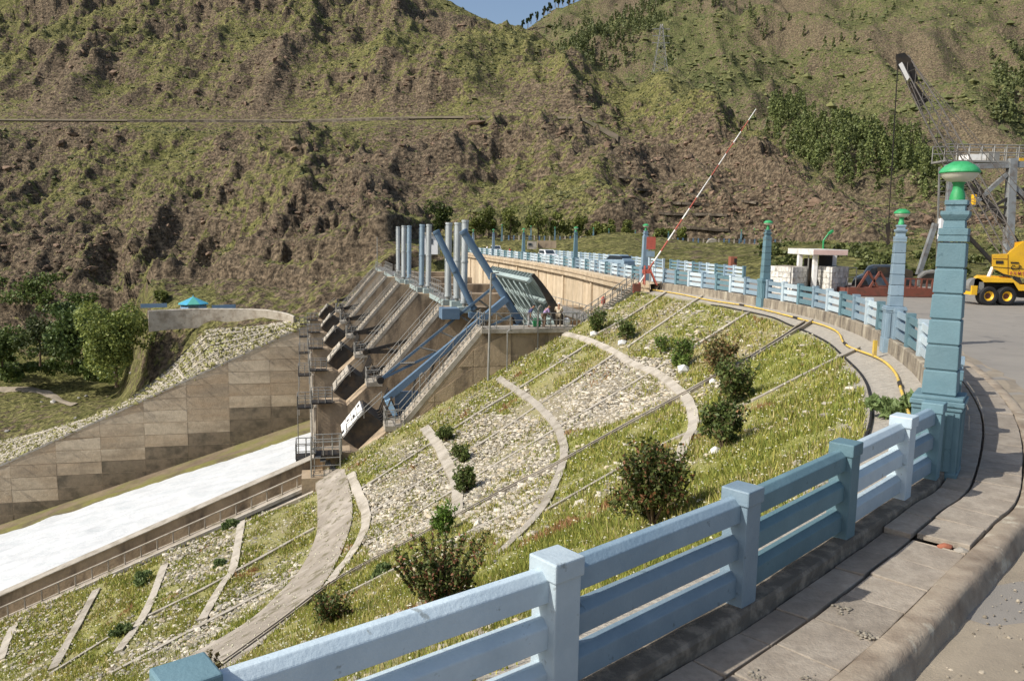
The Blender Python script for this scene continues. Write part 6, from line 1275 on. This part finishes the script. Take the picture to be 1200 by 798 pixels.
g = plat(664, 386, .3); tag(raw('sack', ICO_V*np.array((.33, .28, .42))*(1+RNG.uniform(-.1, .1, (12, 1)))+np.array(g)+np.array((0, 0, .36)), [tuple(f) for f in ICO_F], 'white', bevel=.05), 'full white sack standing right of the man in cream', 'sack')
t = thing('gauge_table', 'small round metal wheel on a stand at the foot of the stairs', 'handwheel', plat(671, 386, 0)); g = plat(671, 386, 0); MB().tube(g, (g[0], g[1], g[2]+.95), .04, 6).build('stand', 'rail', t); MB().tube((g[0], g[1], g[2]+.93), (g[0], g[1], g[2]+.98), .55, 18).build('wheel_plate', 'rail', t)
x, y, _ = on_road(571, 1.0); person((x, y, -.16), R(200), 'person in long white clothes walking by the far crest railing', cl['white'], cl['white'], .05, None, 1.75)
x, y, _ = on_road(598, 1.2); person((x, y, -.16), R(200), 'person in a red top beside the far crest railing', cl['red'], cl['brown'], .2, None, 1.65)
g = Vector(a_ := L(0, -6.4, .7, -3.1)); q = g.lerp(Vector(onY(745, 338, 55.5)), .42); tag(raw('red_cloth', [tuple(v) for v in (ICO_V*np.array((.16, .1, .38))+np.array(q)+np.array((0, 0, .75)))], [tuple(f) for f in ICO_F], 'red', bevel=.03), 'red cloth hanging on the steel stair rail', 'cloth')

# ================================================================== FAR ROAD across the reservoir: posts, fence, small house
for k, (px, sc_) in enumerate([(588, 1.0), (622, .95), (650, .9), (673, .85), (695, .9), (713, .85), (744, .8), (783, .75), (868, .9), (883, 1.0)]):
    Y = 186+k*.8; g = onY(px, 284.5+(px-600)*.012, Y); lamp(0, 'small distant blue lamp post on the far road, '+['leftmost', 'second from the left', 'third from the left', 'fourth from the left', 'fifth from the left', 'sixth from the left', 'just left of the boom barrier', 'just right of the boom barrier', 'left one of the pair', 'right one of the pair'][k], 'teal', detail=False, xy=(g[0], g[1]), z=g[2], sc=sc_, grp='distant lamp posts on the far road')
t = thing('far_fence', 'dark low fence running along the far road above the grassy bank', 'fence', onY(600, 284, 183))
MTF = []
for k in range(70):
    px = 590+k*6.0; g = onY(px, 284.2+(px-600)*.0155, 183+k*.0); g = (g[0], g[1], g[2]+.5); MB().box((g[0], g[1], g[2]+.55), (.3, .3, 1.1)).build('post', 'steelb' if k % 3 else 'conc', t)
for h in (.35, .75, 1.0):
    a, b = onY(590, 284.0, 183), onY(1004, 290.5, 183); MB().beam((a[0], 183, a[2]+.5+h), (b[0], 183, b[2]+.5+h), .12, .14).build('fence_rail', 'dark', t)
t = thing('road_wall', 'low pale wall line crossing the bank behind the guard booth', 'wall', onY(1000, 292, 148)); a, b = onY(890, 291, 148), onY(1260, 293, 148); MB().beam(a, b, .3, .5).build('wall_body', 'conc_lt', t)
t = thing('house', 'small pale house with one dark window behind the upright cylinders', 'house', onY(502, 300, 160)); bx('whitec', 494, 513, 274, 298, 160, 5, t, 'wall'); bx('glass', 499, 507, 280, 286, 159.9, .08, t, 'window'); bx('conc', 493, 514, 272.5, 274.5, 159.5, 6, t, 'roof')
t = thing('barrier_block', 'blue painted kiosk on the far road left of the boom barrier', 'kiosk', onY(716, 285, 178)); bx('steellb', 709, 724, 281, 289, 178, 3, t, 'body')
t = thing('tent', 'pale beige dome tent on the far road left of the booth', 'tent', onY(833, 290, 178)); px_poly('canvas', 'conc_lt', [(826, 289), (829, 282), (834, 279), (840, 281), (842, 289)], 178, 4, t, .2)
t = thing('brick_kiosk', 'small red brick kiosk with a dark doorway on the grassy bank', 'kiosk', onY(860, 312, 82)); bx('brick', 856, 864, 301, 317, 82, 1, t, 'wall'); bx('dark', 860.5, 863.5, 303, 308, 81.9, .08, t, 'doorway')
for px, s_, lb in ((812, 3, 'small heap of red bricks above the blue railing, left'),): c = onY(px, 311, 84); tag(raw('brick_heap', [tuple(v) for v in (ICO_V*np.array((.5, .4, .4))+np.array(c))], [tuple(f) for f in ICO_F], 'brick', bevel=.02), lb, 'bricks')
# green bank and shrubs behind the booth
bp = []
for _ in range(70):
    px = RNG.uniform(895, 1190); Y = RNG.uniform(66, 140); u_ = np.interp(Y, [64, 95, 150], [-.4, 1.9, 2.3]); c = (ray(px, 300)[0]*Y, Y, u_+.3); s_ = RNG.uniform(.8, 2.2); bp.append(blob_pts(220, c, (s_*1.5, s_, s_*.6), 6))
bp = np.concatenate(bp); o = leaves('bank_shrubs', bp, .34, foliage_tone(len(bp), (.06, .075, .02), (.16, .18, .06)), None, asp=1.5); tag(o, 'mixed low shrubs covering the bank behind the booth and crane', 'shrubs', kind='stuff')
# reservoir water far down behind the dam
rs = [cpt(v, 9.8, -9) for v in np.linspace(s_near(8.6, 63), SEND, 30)]+[(20, 175, -9), (60, 150, -9), (60, 66, -9)]
tag(raw('reservoir', rs, [tuple(range(len(rs)))], mat('reservoir water', (.08, .1, .07), rough=.15, bump=.2, bs=2)), kind='structure')
# riverside track
gm_ = T1 < 3
def gz_(x, y):
    d = (X1-x)**2+(Y1-y)**2+np.where(gm_, 0, 1e6); i = np.unravel_index(int(np.argmin(d)), d.shape); return float(Z1[i])
pts = catmull([onY(px, py, Y)[:2] for px, py, Y in ((-60, 452, 190), (0, 453, 190), (45, 453, 189), (65, 457, 184), (90, 466, 174))], 6); V = []
for x, y in pts: V += [(x, y-1.6, gz_(x, y-1.6)+.2), (x, y, gz_(x, y)+.25), (x, y+1.6, gz_(x, y+1.6)+.2)]
tag(raw('river_track', V, [(3*k+q, 3*k+1+q, 3*k+4+q, 3*k+3+q) for k in range(len(pts)-1) for q in (0, 1)], 'dust'), kind='structure')
